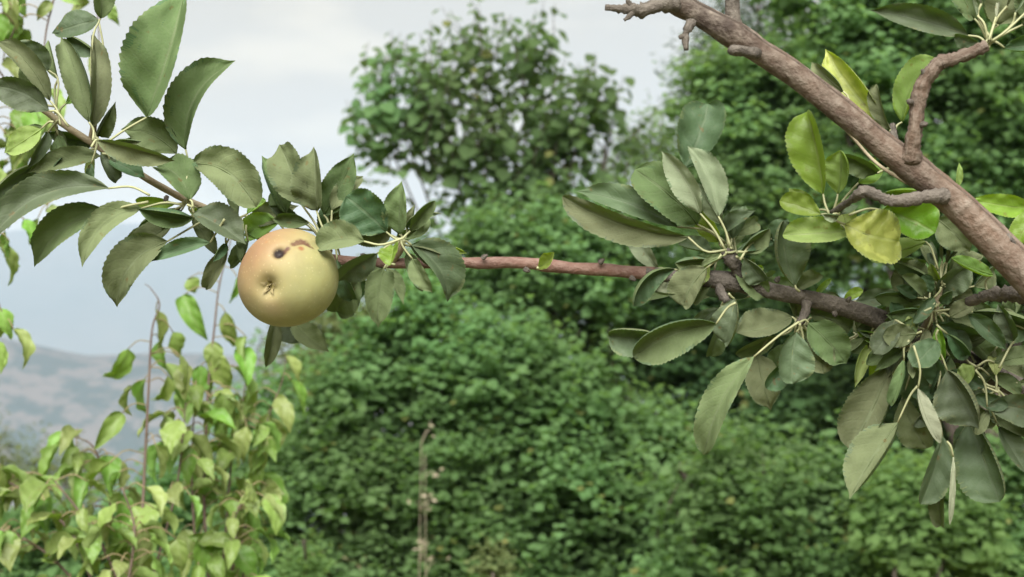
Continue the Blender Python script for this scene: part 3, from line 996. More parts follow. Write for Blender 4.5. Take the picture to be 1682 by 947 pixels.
A(165, 256, 44, 284, 24, 62, 15, -1, 0.06, (185, 262), 1.2)
A(180, 262, 235, 290, 22, 15, 15, 1, 0.0, (172, 250), 1.195)
A(190, 300, 165, 250, 20, 15, 15, 1, 0.0, (175, 250), 1.2)
A(178, 309, -14, 394, 38, 68, 14, 1, 0.19, (246, 318), 1.17, dt=-0.01, shape='narrow')
A(62, 272, -25, 345, 28, 15, 20, 1, 0.05, (120, 262), 1.21)
A(176, 348, 52, 442, 38, 66, 14, -1, 0.16, (248, 330), 1.18)
A(232, 342, 134, 440, 28, 62, 12, -1, 0.18, (300, 335), 1.185)
A(318, 358, 226, 342, 36, 15, 20, -1, 0.0, (320, 338), 1.19)
A(312, 328, 250, 266, 36, 30, 15, -1, 0.10, (318, 334), 1.18)
A(318, 350, 399, 398, 34, 15, 40, 1, -0.06, (312, 332), 1.18)
A(318, 268, 414, 336, 46, 30, 12, -1, -0.16, (306, 325), 1.185, shape='round')
A(395, 300, 392, 350, 20, 40, 20, -1, 0.0, (370, 355), 1.22)
A(275, 396, 191, 506, 40, 60, 14, -1, 0.15, (345, 350), 1.185)
A(285, 366, 204, 434, 26, 15, 15, -1, 0.05, (330, 345), 1.215)
A(345, 398, 252, 428, 20, 40, 14, 1, 0.06, (368, 358), 1.175)
A(374, 410, 336, 480, 22, 15, 15, -1, 0.02, (385, 365), 1.19)
A(372, 400, 350, 430, 12, 15, 15, 1, 0.02, (385, 365), 1.185)
A(408, 396, 372, 446, 16, 15, 15, -1, 0.02, (402, 370), 1.23)
A(250, 375, 215, 400, 18, 15, 15, -1, 0.02, (300, 340), 1.23)
# tuft above the apple
A(495, 335, 457, 232, 40, 14, 60, -1, 0.04, (536, 395), 1.2)
A(470, 350, 430, 255, 28, 14, 14, -1, 0.04, (530, 398), 1.22)
A(520, 345, 516, 250, 44, 14, 80, -1, 0.0, (538, 392), 1.195)
A(532, 352, 580, 254, 30, 14, 30, -1, 0.03, (540, 390), 1.2)
A(545, 345, 598, 288, 22, 20, 60, -1, -0.08, (542, 390), 1.195)
A(535, 392, 574, 318, 32, 14, 14, 1, 0.0, (540, 398), 1.225)
A(472, 358, 444, 318, 16, 14, 14, -1, 0.0, (530, 395), 1.225)
A(490, 375, 438, 335, 20, 14, 14, 1, 0.0, (530, 395), 1.23)
A(458, 366, 396, 390, 28, 15, 15, -1, 0.04, (480, 400), 1.24, k='y')
A(508, 366, 448, 360, 20, 15, 15, -1, 0.0, (530, 398), 1.2)
# tuft right of the apple
A(598, 396, 521, 411, 34, 70, 10, -1, 0.05, (660, 394), 1.15)
A(634, 380, 568, 322, 38, 14, 14, 1, 0.05, (658, 394), 1.18, shape='round')
A(656, 384, 660, 300, 32, 14, 72, -1, 0.0, (662, 394), 1.185)
A(668, 376, 722, 352, 18, 10, 50, 1, -0.12, (664, 394), 1.185)
A(664, 393, 702, 356, 9, 20, 60, -1, 0.16, (660, 395), 1.18, shape='narrow')
A(640, 385, 605, 372, 14, 15, 15, 1, 0.0, (660, 394), 1.2)
A(652, 390, 690, 378, 12, 15, 15, -1, 0.0, (660, 394), 1.2)
A(620, 416, 550, 466, 30, 14, 40, 1, 0.05, (658, 396), 1.17)
A(590, 455, 552, 514, 34, 14, 14, -1, 0.0, (640, 425), 1.22, shape='round')
A(630, 442, 622, 530, 30, 24, 40, -1, 0.03, (642, 428), 1.18)
A(634, 440, 664, 502, 18, 14, 50, -1, 0.03, (642, 428), 1.19)
A(646, 404, 640, 440, 22, 14, 14, 1, 0.0, (660, 395), 1.165, k='y', shape='round')
A(676, 402, 736, 498, 42, 12, 76, 1, -0.12, (662, 394), 1.175)
A(716, 418, 762, 416, 18, 14, 30, -1, -0.1, (700, 430), 1.215, k='y')
A(720, 425, 750, 408, 13, 14, 14, -1, 0, (700, 430), 1.225, k='w')
A(884, 440, 911, 413, 15, 20, 20, 1, 0.05, (884, 444), 1.18, k='y', shape='round')
# behind and below the apple
A(452, 520, 436, 604, 24, 20, 20, -1, 0.0, (470, 430), 1.26)
A(484, 528, 544, 580, 26, 14, 60, -1, 0.05, (490, 430), 1.265)
A(470, 525, 500, 562, 24, 14, 14, 1, 0.05, (490, 430), 1.28)
# tuft on the big spur
A(1130, 389, 931, 324, 32, 14, 62, -1, -0.06, (1193, 412), 1.18)
A(1112, 372, 942, 312, 30, 60, 10, 1, 0.06, (1193, 410), 1.2)
A(1126, 275, 1164, 168, 46, 14, 14, 1, 0.03, (1185, 400), 1.22, shape='round')
A(1145, 368, 1052, 286, 40, 14, 14, -1, 0.05, (1190, 408), 1.2)
A(1150, 350, 1088, 250, 30, 14, 40, -1, 0.03, (1193, 408), 1.17, k='w')
A(1180, 355, 1128, 237, 30, 66, 18, -1, 0.06, (1195, 408), 1.175, k='w')
A(1185, 368, 1140, 300, 16, 20, 20, -1, 0.06, (1198, 408), 1.195, k='w')
A(1192, 378, 1234, 350, 18, 14, 14, 1, 0.0, (1205, 412), 1.19)
A(1205, 385, 1250, 362, 16, 14, 14, -1, 0.0, (1208, 414), 1.2)
A(1218, 412, 1266, 374, 26, 14, 14, -1, 0.0, (1208, 418), 1.185)
A(1228, 412, 1274, 398, 14, 14, 14, 1, 0.0, (1210, 418), 1.18, k='w')
A(1268, 392, 1294, 360, 18, 14, 14, 1, 0.0, (1212, 425), 1.18)
A(1306, 468, 1288, 362, 42, 12, 12, 1, -0.05, (1312, 480), 1.175, shape='round')
A(1222, 424, 1256, 462, 22, 14, 14, 1, 0.0, (1210, 425), 1.185)
A(1308, 476, 1352, 454, 18, 14, 14, -1, 0.0, (1312, 484), 1.21)
A(1340, 485, 1366, 458, 13, 30, 30, -1, 0.0, (1345, 492), 1.21, k='y')
A(1080, 440, 1044, 388, 24, 14, 20, -1, 0.0, (1110, 452), 1.215, k='w')
A(1108, 442, 1043, 502, 26, 40, 14, 1, 0.14, (1140, 450), 1.175)
A(1120, 480, 1068, 476, 16, 30, 10, -1, 0.0, (1160, 470), 1.185, k='w')
A(1158, 428, 1106, 432, 24, 14, 14, -1, 0.0, (1185, 420), 1.185)
A(1160, 440, 1122, 502, 34, 14, 14, -1, 0.03, (1190, 420), 1.17, shape='round')
A(1188, 420, 1150, 440, 8, 14, 14, -1, 0.03, (1195, 415), 1.17)
# hanging leaves
A(1176, 532, 1042, 586, 42, 10, 16, -1, 0.06, (1200, 495), 1.165, shape='round')
A(1072, 556, 1008, 552, 36, 12, 12, 1, 0.0, (1110, 545), 1.185, shape='round')
A(1206, 490, 1190, 562, 32, 12, 12, 1, 0.0, (1198, 486), 1.18, shape='round')
A(1300, 520, 1206, 548, 32, 12, 20, -1, 0.0, (1312, 530), 1.195)
A(1238, 586, 1157, 746, 34, 14, 16, -1, 0.05, (1310, 532), 1.165, shape='narrow')
A(1244, 582, 1266, 672, 32, 14, 14, -1, 0.0, (1300, 530), 1.205)
A(1308, 545, 1302, 630, 38, 12, 12, 1, 0.0, (1314, 530), 1.17, shape='round')
A(1300, 598, 1260, 636, 24, 12, 12, 1, 0.0, (1314, 535), 1.185)
A(1328, 530, 1392, 598, 34, 14, 14, -1, 0.0, (1316, 525), 1.19)
A(1345, 545, 1352, 610, 26, 14, 14, -1, 0.0, (1318, 528), 1.2)
A(1330, 512, 1400, 540, 22, 14, 14, -1, 0.0, (1322, 512), 1.215)
A(1462, 600, 1396, 738, 56, 12, 12, -1, -0.03, (1490, 562), 1.185, shape='round')
A(1474, 694, 1394, 822, 40, 14, 20, -1, 0.03, (1505, 640), 1.165)
A(1485, 590, 1464, 662, 16, 14, 14, -1, 0.0, (1492, 562), 1.165, k='m')
A(1500, 590, 1502, 668, 30, 14, 14, 1, 0.0, (1498, 560), 1.21)
A(1508, 638, 1544, 728, 17, 14, 20, -1, 0.0, (1500, 570), 1.155, k='w', shape='narrow')
A(1532, 578, 1546, 640, 24, 14, 14, 1, 0.0, (1515, 560), 1.18)
A(1556, 608, 1608, 704, 50, 12, 12, 1, 0.0, (1530, 562), 1.17)
A(1482, 655, 1522, 735, 30, 14, 14, -1, 0.0, (1500, 570), 1.215)
A(1548, 716, 1512, 828, 32, 14, 30, 1, 0.0, (1545, 600), 1.18)
A(1552, 735, 1546, 864, 32, 14, 40, -1, 0.0, (1548, 600), 1.2)
A(1566, 750, 1560, 862, 8, 30, 60, -1, 0.0, (1560, 718), 1.165, k='w', shape='narrow')
A(1592, 690, 1642, 824, 50, 12, 12, 1, 0.0, (1570, 600), 1.205, shape='round')
A(1600, 700, 1590, 760, 34, 12, 12, 1, 0.0, (1580, 610), 1.215)
A(1622, 668, 1720, 690, 32, 12, 40, 1, -0.1, (1600, 610), 1.175)
A(1625, 685, 1720, 720, 30, 20, 14, -1, -0.05, (1600, 610), 1.195)
A(1640, 700, 1692, 782, 24, 12, 12, 1, 0.0, (1610, 620), 1.19)
A(1618, 598, 1684, 622, 30, 12, 12, -1, 0.0, (1600, 590), 1.27, shape='round')
A(1598, 512, 1712, 545, 38, 12, 12, 1, -0.05, (1535, 505), 1.2)
A(1590, 516, 1652, 574, 20, 12, 40, 1, -0.06, (1535, 508), 1.18)
A(1560, 545, 1640, 610, 30, 12, 12, -1, -0.06, (1535, 520), 1.225)
A(1524, 495, 1470, 448, 38, 14, 14, -1, 0.05, (1530, 505), 1.195, shape='round')
A(1520, 470, 1480, 430, 26, 14, 14, -1, 0.05, (1530, 500), 1.215)
A(1545, 488, 1592, 438, 30, 14, 14, 1, -0.05, (1532, 505), 1.195, shape='round')
A(1526, 496, 1438, 488, 18, 14, 30, -1, 0.05, (1532, 505), 1.185)
A(1520, 512, 1452, 530, 24, 14, 14, 1, 0.0, (1532, 508), 1.2)
A(1500, 535, 1440, 570, 26, 14, 14, 1, 0.0, (1520, 545), 1.19)
A(1480, 575, 1420, 600, 22, 14, 14, -1, 0.0, (1500, 560), 1.2)
A(1532, 530, 1602, 556, 24, 14, 14, 1, 0.0, (1530, 515), 1.185)
A(1610, 545, 1668, 520, 22, 14, 14, -1, 0.0, (1560, 530), 1.215)
A(1470, 525, 1438, 575, 22, 14, 14, 1, 0.0, (1490, 540), 1.17)
A(1505, 548, 1450, 552, 20, 14, 14, -1, 0.0, (1520, 545), 1.165)
A(1540, 560, 1500, 600, 24, 14, 14, 1, 0.0, (1535, 540), 1.17)
A(1556, 548, 1590, 590, 22, 14, 14, 1, 0.0, (1540, 535), 1.175)
A(1560, 520, 1600, 500, 18, 14, 14, -1, 0.0, (1540, 510), 1.18)
A(1505, 520, 1470, 560, 20, 14, 40, -1, 0.0, (1530, 510), 1.17)
A(1560, 585, 1530, 650, 24, 14, 30, -1, 0.0, (1550, 560), 1.19)
A(1665, 560, 1640, 500, 26, 14, 14, 1, 0.0, (1640, 600), 1.19)
# erect bud tuft at the right
A(1540, 432, 1525, 392, 7, 30, 30, -1, 0.0, (1545, 470), 1.19, k='w', shape='narrow')
A(1548, 428, 1546, 396, 5, 30, 30, -1, 0.0, (1547, 470), 1.185, k='w', shape='narrow')
A(1556, 430, 1590, 398, 7, 30, 30, -1, 0.0, (1548, 472), 1.19, k='w', shape='narrow')
A(1554, 430, 1562, 400, 6, 30, 30, -1, 0.0, (1548, 472), 1.19, k='w', shape='narrow')
A(1570, 440, 1615, 420, 18, 14, 14, -1, 0.0, (1550, 475), 1.2)
A(1600, 470, 1640, 440, 20, 14, 14, -1, 0.0, (1555, 490), 1.21)
A(1440, 420, 1520, 432, 16, 14, 14, -1, 0.0, (1540, 450), 1.22)
branch_part(AB, 'spur', [(1512, 556, 1.22, 9), (1525, 530, 1.205, 8), (1535, 505, 1.195, 7), (1545, 470, 1.19, 5)], M['bark_green'], 10, 16, 0.1)

# smaller leaves that fill the tufts
rr_ = random.Random(99)
for (hx, hy, n_, d_) in ((1193, 415, 10, 1.215), (1312, 535, 10, 1.235), (1198, 492, 9, 1.235), (1495, 562, 12, 1.2), (1535, 505, 14, 1.2), (1548, 470, 9, 1.205), (1440, 540, 6, 1.24), (1640, 640, 9, 1.21), (1565, 640, 9, 1.205), (1400, 560, 6, 1.24), (1130, 472, 4, 1.24), (1650, 540, 9, 1.215), (1370, 500, 4, 1.245),
                         (540, 392, 6, 1.22), (660, 395, 6, 1.2), (155, 234, 6, 1.21), (310, 332, 7, 1.22), (385, 366, 7, 1.235), (1600, 600, 8, 1.215), (90, 195, 6, 1.205)):
    for _ in range(n_):
        an = rr_.uniform(0, 2 * math.pi)
        l0, l1 = rr_.uniform(14, 40), rr_.uniform(38, 78)
        c_, s_ = math.cos(an), math.sin(an) * 0.85
        A(hx + c_ * l0, hy + s_ * l0 + 4, hx + c_ * (l0 + l1), hy + s_ * (l0 + l1) + 10, l1 * rr_.uniform(0.22, 0.33), face=rr_.choice((1, -1, -1)), o=(hx, hy), d=d_ + rr_.uniform(-0.03, 0.025),
          k=rr_.choice(('m', 'm', 'm', 'm', 'y')), shape=rr_.choice(('apple', 'round', 'narrow')))

# ------------------------------------------------------------------ the thick limb
TB = thing('thick_limb', 'thick smooth brown apple limb slanting across the upper right corner', 'branch', P(1790, 570, 1.1))
DL = 1.1
branch_part(TB, 'limb', [(900, -420, DL + .02, 9), (960, -230, DL + .01, 13), (1040, -70, DL, 17), (1075, -25, DL, 18), (1110, 2, DL, 21), (1150, 24, DL, 19), (1203, 55, DL, 24), (1245, 82, DL, 21), (1300, 117, DL, 21), (1350, 156, DL, 21.5), (1400, 196, DL, 22), (1450, 237, DL, 22), (1498, 275, DL, 26), (1540, 308, DL, 25),
                         (1580, 342, DL, 26), (1640, 402, DL, 29), (1710, 475, DL, 33), (1800, 580, DL, 37), (2050, 950, DL + .02, 48), (2260, 1500, DL + .05, 66), (2360, 2700, DL + .06, 90), (2420, 4950, DL + .06, 125)], M['bark_limb'], 30, 130, 0.06)
branch_part(TB, 'dead_spur', [(1110, 2, DL - .005, 17), (1082, 8, DL - .01, 12), (1056, 16, DL - .012, 11), (1040, 15, DL - .012, 11), (1020, 14, DL - .014, 7), (994, 12, DL - .015, 5)], M['bark_grey'], 12, 30, 0.2)
branch_part(TB, 'twig', [(1042, 15, DL - .012, 6), (1034, 26, DL - .014, 5), (1025, 33, DL - .014, 3)], M['bark_grey'], 8, 8, 0.2)
branch_part(TB, 'twig', [(1038, 12, DL - .012, 6), (1032, 3, DL - .014, 4), (1030, -3, DL - .014, 2.5)], M['bark_grey'], 8, 8, 0.2)
branch_part(TB, 'dead_spur', [(1136, 36, DL - .01, 9), (1130, 46, DL - .014, 7), (1126, 58, DL - .014, 6), (1127, 82, DL - .015, 4)], M['bark_grey'], 10, 16, 0.2)
branch_part(TB, 'twig', [(1128, 55, DL - .014, 4), (1120, 60, DL - .015, 4), (1115, 62, DL - .015, 3)], M['bark_grey'], 8, 8, 0.2)
branch_part(TB, 'cut_stub', [(1206, 48, DL, 17), (1204, 30, DL, 13), (1203, 10, DL, 12), (1203, -30, DL, 11.5)], M['bark_grey'], 14, 24, 0.06)
branch_part(TB, 'cut_stub', [(1245, 88, DL - .012, 9), (1222, 84, DL - .022, 9), (1206, 82, DL - .026, 9), (1200, 84, DL - .028, 7)], M['bark_grey'], 12, 14, 0.14)
branch_part(TB, 'spur', [(1496, 262, DL - .005, 19), (1499, 236, DL - .01, 13.5), (1504, 205, DL - .012, 12.5), (1508, 172, DL - .012, 13), (1516, 140, DL - .014, 13), (1532, 115, DL - .016, 13),
                         (1545, 102, DL - .016, 13), (1565, 97, DL - .018, 10.5), (1595, 86, DL - .018, 10), (1622, 74, DL - .02, 9)], M['bark_limb'], 16, 60, 0.16)
for (x, y, x2, y2) in ((1513, 205, 1524, 202), (1497, 168, 1490, 165), (1520, 122, 1514, 114), (1548, 108, 1556, 92)):
    branch_part(TB, 'bud', [(x, y, DL - .015, 5), ((x + x2) / 2, (y + y2) / 2, DL - .017, 5), (x2, y2, DL - .018, 2)], M['bark_grey'], 8, 8, 0.15)
branch_part(TB, 'spur', [(1555, 322, DL - .01, 15), (1528, 322, DL - .012, 11), (1500, 326, DL - .012, 11), (1470, 330, DL - .012, 10), (1452, 326, DL - .012, 9), (1425, 314, DL - .012, 10), (1412, 318, DL - .008, 9), (1396, 330, DL + .01, 6), (1366, 350, DL + .045, 5)], M['bark_grey'], 14, 50, 0.14)
branch_part(TB, 'spur', [(1730, 486, DL + .02, 16), (1680, 484, DL + .03, 14), (1650, 482, DL + .035, 12), (1620, 486, DL + .045, 10), (1590, 496, DL + .06, 7)], M['bark_grey'], 14, 30, 0.25)
branch_part(TB, 'spur', [(1470, 245, DL + .02, 10), (1468, 225, DL + .05, 7), (1466, 205, DL + .06, 5)], M['bark_grey'], 10, 14, 0.15)
branch_part(TB, 'shoot', [(1355, 172, DL + .03, 2.5), (1400, 225, DL + .05, 2.7), (1440, 268, DL + .05, 3), (1490, 300, DL + .02, 3.5)], M['bark_green'], 8, 16, 0.05)
for (x, y, rx) in ((1655, 398, 11), (1306, 108, 8)):
    c = P(x, y, DL - (26 if x > 1500 else 18) * DL / F)
    mbk = MB()
    q = rx * DL / F
    mbk.tube([c + [0, 0.006, 0], c + [0, 0.001, 0], c, c + [0, 0.0012, 0]], [q * 1.5, q * 1.2, q * 0.8, q * 0.25], 11, rough=0.3)
    link('knot', mbk.mesh('knot', [M['bark_grey']]), TB)

T_ = lambda *a, **k: leaf(TB, *a, **k)
T_(1452, 206, 1353, 76, 42, 14, 18, 1, -0.06, (1466, 215), 1.16, k='g')
T_(1482, 200, 1536, 94, 30, 14, 40, -1, -0.12, (1468, 215), 1.17, k='y')
T_(1462, 212, 1440, 138, 20, 14, 30, -1, 0.0, (1467, 220), 1.155)
T_(1385, 150, 1332, 100, 22, 14, 14, -1, 0.0, (1400, 170), 1.15)
T_(1590, 58, 1428, 16, 34, 50, 14, 1, 0.05, (1622, 74), 1.12)
T_(1640, 40, 1655, -60, 60, 14, 14, -1, 0.0, (1626, 72), 1.13)
T_(1600, 30, 1560, -60, 44, 14, 14, -1, 0.0, (1624, 72), 1.14)
T_(1680, 40, 1720, -30, 40, 14, 14, -1, 0.0, (1628, 72), 1.12)
T_(1612, 74, 1566, 62, 14, 14, 14, 1, 0.0, (1622, 76), 1.1)
T_(1650, 78, 1730, 66, 26, 14, 14, 1, 0.0, (1628, 74), 1.1)
for (x, y) in ((1605, 25), (1612, 5), (1636, 28), (1655, 8), (1668, 20), (1690, 15)):
    T_(x, y, x + (x - 1625) * 0.4, y - 30, 5, 30, 30, -1, 0.0, (1624, 73), 1.09, k='w', shape='narrow')
T_(1352, 318, 1326, 184, 50, 12, 80, 1, 0.0, (1366, 350), 1.14, k='y', shape='round')
T_(1376, 318, 1380, 245, 30, 14, 14, -1, 0.0, (1368, 350), 1.16, k='y')
T_(1440, 284, 1394, 260, 24, 14, 14, -1, 0.0, (1470, 275), 1.165)
T_(1410, 300, 1440, 262, 20, 14, 14, -1, 0.0, (1372, 350), 1.17, k='y')
T_(1348, 352, 1281, 330, 24, 14, 20, 1, 0.0, (1368, 356), 1.145, k='y')
T_(1335, 345, 1295, 308, 18, 14, 14, -1, 0.0, (1366, 352), 1.16, k='y')
T_(1388, 378, 1302, 384, 34, 30, 10, -1, 0.0, (1370, 360), 1.15, k='y')
T_(1388, 368, 1480, 396, 48, 12, 12, 1, 0.03, (1370, 358), 1.14, k='g', shape='round')
T_(1450, 345, 1536, 382, 40, 14, 14, 1, 0.0, (1400, 352), 1.165, k='y', shape='round')
T_(1520, 396, 1428, 424, 24, 14, 14, -1, 0.0, (1545, 440), 1.175, k='y')
T_(1520, 322, 1452, 318, 24, 14, 14, -1, 0.0, (1500, 330), 1.16, k='y')
T_(1380, 352, 1405, 330, 12, 14, 14, 1, 0.0, (1366, 352), 1.13, k='w')
T_(1376, 356, 1350, 352, 10, 14, 14, -1, 0.0, (1368, 352), 1.13, k='w')
T_(1540, 360, 1590, 410, 30, 14, 14, -1, 0.0, (1530, 340), 1.18)
T_(1690, 342, 1596, 328, 22, 14, 20, 1, -0.05, (1720, 360), 1.14, k='y')
T_(1572, 306, 1575, 270, 8, 30, 30, -1, 0.0, (1570, 325), 1.11, k='y')
T_(1705, 345, 1672, 402, 22, 14, 14, 1, 0.0, (1725, 360), 1.13, k='y')
T_(1400, 395, 1380, 330, 20, 14, 14, -1, 0.0, (1372, 356), 1.17, k='y')
T_(1630, 450, 1580, 430, 16, 14, 14, -1, 0.0, (1620, 486), 1.15, k='y')

# ------------------------------------------------------------------ the apple
DA = 1.165
RA = 84 * DA / F
AC = P(472, 457, DA)
vdir = nrm(AC - CO)
ap_axis = nrm(-vdir * 0.90 + CR * -0.40 - CU * 0.16)      # towards the calyx
e1 = nrm(np.cross(ap_axis, CU))
e2 = np.cross(e1, ap_axis)
APPLE = thing('apple', 'blemished yellow-green apple with orange blush and brown wormhole hanging from branch', 'apple', AC - CU * RA)
NA, NP_ = 150, 110
th_ = np.linspace(0, math.pi, NP_)
V = []
for i, a in enumerate(th_):
    # 0 = calyx pole, pi = stalk pole
    rad = math.sin(a) * (1 + 0.04 * math.cos(a * 1.0 + 2.6))
    z = math.cos(a) * 0.93
    z -= 0.16 * math.exp(-(a / 0.21) ** 2) + 0.02 * math.exp(-(a / 0.6) ** 2)
    z += 0.34 * math.exp(-((math.pi - a) / 0.42) ** 2)
    for j in range(NA):
        b = 2 * math.pi * j / NA
        lob = 1 + 0.022 * math.cos(5 * b + 0.5) * math.exp(-((a - 0.5) / 0.5) ** 2) + 0.03 * math.cos(2 * b + 1) + 0.012 * math.cos(3 * b + 2)
        V.append((rad * lob * math.cos(b), rad * lob * math.sin(b), z))
V = np.array(V)
Wd = AC + RA * (V[:, :1] * e1 + V[:, 1:2] * e2 + V[:, 2:] * ap_axis)


def spx(p):
    q = p - CO
    dd = q @ CF
    return np.stack([W / 2 + F * (q @ CR) / dd, H / 2 - F * (q @ CU) / dd], -1)


near = ((Wd - AC) @ (-vdir)) > 0


def spot(x, y):
    """the point of the apple's near side nearest to a picture spot"""
    pr = spx(Wd)
    dd = np.hypot(pr[:, 0] - x, pr[:, 1] - y) + np.where(near, 0, 1e6)
    return Wd[int(np.argmin(dd))]


hole = spot(457, 415)
sc1 = [spot(x, y) for x, y in ((467, 411), (474, 406), (482, 401), (489, 398), (496, 396), (503, 397), (510, 401), (517, 404))]
sc2 = spot(496, 408)
dent = spot(528, 404)
pale = spot(447, 503)
nin = lambda p: nrm(AC - p)
px1 = RA / 84


def sharp(c, r_):
    return np.exp(-(np.linalg.norm(Wd - c, axis=1) / (r_ * px1)) ** 4)


def fall(c, r_):
    return np.exp(-(np.linalg.norm(Wd - c, axis=1) / (r_ * px1)) ** 2)


disp = np.zeros_like(Wd)
disp += fall(hole, 10)[:, None] * nin(hole) * 9 * px1
for c in sc1:
    disp += fall(c, 7)[:, None] * nin(c) * 2.2 * px1
disp += fall(dent, 17)[:, None] * nin(dent) * 7 * px1
W0 = Wd.copy()
Wd = Wd + disp
# skin colours that belong to the fruit itself: blush on one cheek, green on the other, russet round the eye
q = (W0 - AC) / RA
bl = np.clip(0.34 + 0.85 * (q @ (-CR * 0.55 + CU * 0.85)) + 0.12 * (q @ -vdir), 0, 1) ** 1.3
gr = np.clip(0.42 + 0.75 * (q @ (CR * 0.9 - CU * 0.25)), 0, 1)
c_yel = np.array([0.222, 0.200, 0.102])
c_org = np.array([0.200, 0.122, 0.068])
c_grn = np.array([0.235, 0.248, 0.108])
colr = c_yel[None] * (1 - bl[:, None]) + c_org[None] * bl[:, None]
colr = colr * (1 - gr[:, None] * 0.85) + c_grn[None] * gr[:, None] * 0.85
Wd_save = Wd
Wd = W0
pk = fall(pale, 22)[:, None] * 0.6
colr = colr * (1 - pk) + np.array([0.28, 0.21, 0.12]) * pk
eye = W0[:NA].mean(axis=0)
ek = np.clip(fall(eye + RA * 0.13 * (-CR * 0.6 + CU * 0.4), 16) * 0.4 + fall(eye, 9) * 0.6, 0, 0.8)[:, None]
colr = colr * (1 - ek) + np.array([0.20, 0.17, 0.06]) * ek
hk = np.clip(sharp(hole, 9.5) * 1.3, 0, 1)[:, None]
jag = 0.85 + 0.3 * np.sin(W0[:, 0] * 1500 + 1) * np.sin(W0[:, 2] * 1900)
sk = np.clip(sum(sharp(c, q_) for c, q_ in zip(sc1, (5, 4.2, 4.6, 6, 6.5, 6.5, 5, 3))) * 1.2 * jag, 0, 0.95)[:, None]
colr = colr * (1 - sk) + np.array([0.075, 0.034, 0.024]) * sk
s2 = np.clip(sharp(sc2, 4.5) * 1.2, 0, 0.9)[:, None]
colr = colr * (1 - s2) + np.array([0.17, 0.062, 0.025]) * s2
colr = colr * (1 - hk) + np.array([0.012, 0.007, 0.007]) * hk
s3 = np.clip(fall(spot(438, 397), 2.2), 0, 0.7)[:, None]
colr = colr * (1 - s3) + np.array([0.25, 0.12, 0.05]) * s3
Wd = Wd_save
ii = np.arange(NP_ * NA).reshape(NP_, NA)
Fc = np.stack([ii[:-1].ravel(), ii[1:].ravel(), np.roll(ii, -1, 1)[1:].ravel(), np.roll(ii, -1, 1)[:-1].ravel()], 1)
m, t = new_mat('apple_skin')
at = nd(t, 'ShaderNodeAttribute', attribute_name='skin')
geo = nd(t, 'ShaderNodeNewGeometry')
n1 = nd(t, 'ShaderNodeTexNoise'); n1.inputs['Scale'].default_value = 110; n1.inputs['Detail'].default_value = 5
n2 = nd(t, 'ShaderNodeTexVoronoi'); n2.inputs['Scale'].default_value = 330
t.links.new(geo.outputs['Position'], n1.inputs['Vector'])
t.links.new(geo.outputs['Position'], n2.inputs['Vector'])
dots = nd(t, 'ShaderNodeMapRange')
t.links.new(n2.outputs['Distance'], dots.inputs['Value'])
dots.inputs['From Min'].default_value = 0.12; dots.inputs['From Max'].default_value = 0.22
dots.inputs['To Min'].default_value = 0.16; dots.inputs['To Max'].default_value = 0.0
col = mixc(t, math_n(t, 'MULTIPLY_ADD', n1.outputs['Fac'], 0.9, -0.2), at.outputs['Color'], mixc(t, 1.0, at.outputs['Color'], (1.32, 1.28, 1.1), 'MULTIPLY'))
n4 = nd(t, 'ShaderNodeTexNoise'); n4.inputs['Scale'].default_value = 38; n4.inputs['Detail'].default_value = 6; n4.inputs['Roughness'].default_value = 0.7
t.links.new(geo.outputs['Position'], n4.inputs['Vector'])
ru = nd(t, 'ShaderNodeMapRange'); t.links.new(n4.outputs['Fac'], ru.inputs['Value'])
ru.inputs['From Min'].default_value = 0.5; ru.inputs['From Max'].default_value = 0.75
ru.inputs['To Max'].default_value = 0.4
col = mixc(t, ru.outputs[0], col, (0.16, 0.125, 0.05))
col = mixc(t, dots.outputs[0], col, (0.55, 0.48, 0.28))
pb = nd(t, 'ShaderNodeBsdfPrincipled')
t.links.new(col, pb.inputs['Base Color'])
pb.inputs['Roughness'].default_value = 0.6
pb.inputs['Specular IOR Level'].default_value = 0.25
pb.inputs['Subsurface Weight'].default_value = 0.12
pb.inputs['Subsurface Radius'].default_value = (0.006, 0.004, 0.002)
pb.inputs['Subsurface Scale'].default_value = 0.5
bp = nd(t, 'ShaderNodeBump'); bp.inputs['Strength'].default_value = 0.12; bp.inputs['Distance'].default_value = 0.001
t.links.new(n1.outputs['Fac'], bp.inputs['Height']); t.links.new(bp.outputs[0], pb.inputs['Normal'])
o_ = nd(t, 'ShaderNodeOutputMaterial'); t.links.new(pb.outputs[0], o_.inputs['Surface'])
me = mesh_from('fruit', Wd, Fc.tolist(), [m])
ca = me.color_attributes.new('skin', 'FLOAT_COLOR', 'POINT')
ca.data.foreach_set('color', np.concatenate([np.clip(colr, 0.004, 1), np.ones((len(colr), 1))], 1).astype(np.float32).ravel())
link('fruit', me, APPLE)
# dried flower remains in the eye
M['sepal'] = plain_mat('dried_sepal', (0.10, 0.075, 0.03), (0.30, 0.25, 0.12), 400, 0.8)
ey = Wd[:NA].mean(axis=0)
for k in range(5):
    an = k * 2 * math.pi / 5 + 0.4
    rd = e1 * math.cos(an) + e2 * math.sin(an)
    td = np.cross(ap_axis, rd)
    mb = MB()
    p0 = ey + rd * 0.0022
    p1 = p0 + ap_axis * 0.0032 + rd * 0.0012
    p2 = p1 + ap_axis * 0.0012 + rd * 0.0032
    mb.add([p0 - td * .0016, p0 + td * .0016, p1 + td * .0012, p1 - td * .0012, p2, p1 - ap_axis * .0006], [(0, 1, 2, 3), (3, 2, 4), (0, 3, 5), (1, 5, 2)])
    link('sepal', mb.mesh('sepal', [M['sepal']]), APPLE)
mb = MB()
for k in range(7):
    v = rng.normal(0, 0.0008, 3)
    mb.tube([ey + v, ey + v * 1.6 + ap_axis * 0.003], 0.00035, 5)
link('stamens', mb.mesh('stamens', [M['sepal']]), APPLE)
mb = MB()
sb = Wd[-NA:].mean(axis=0)
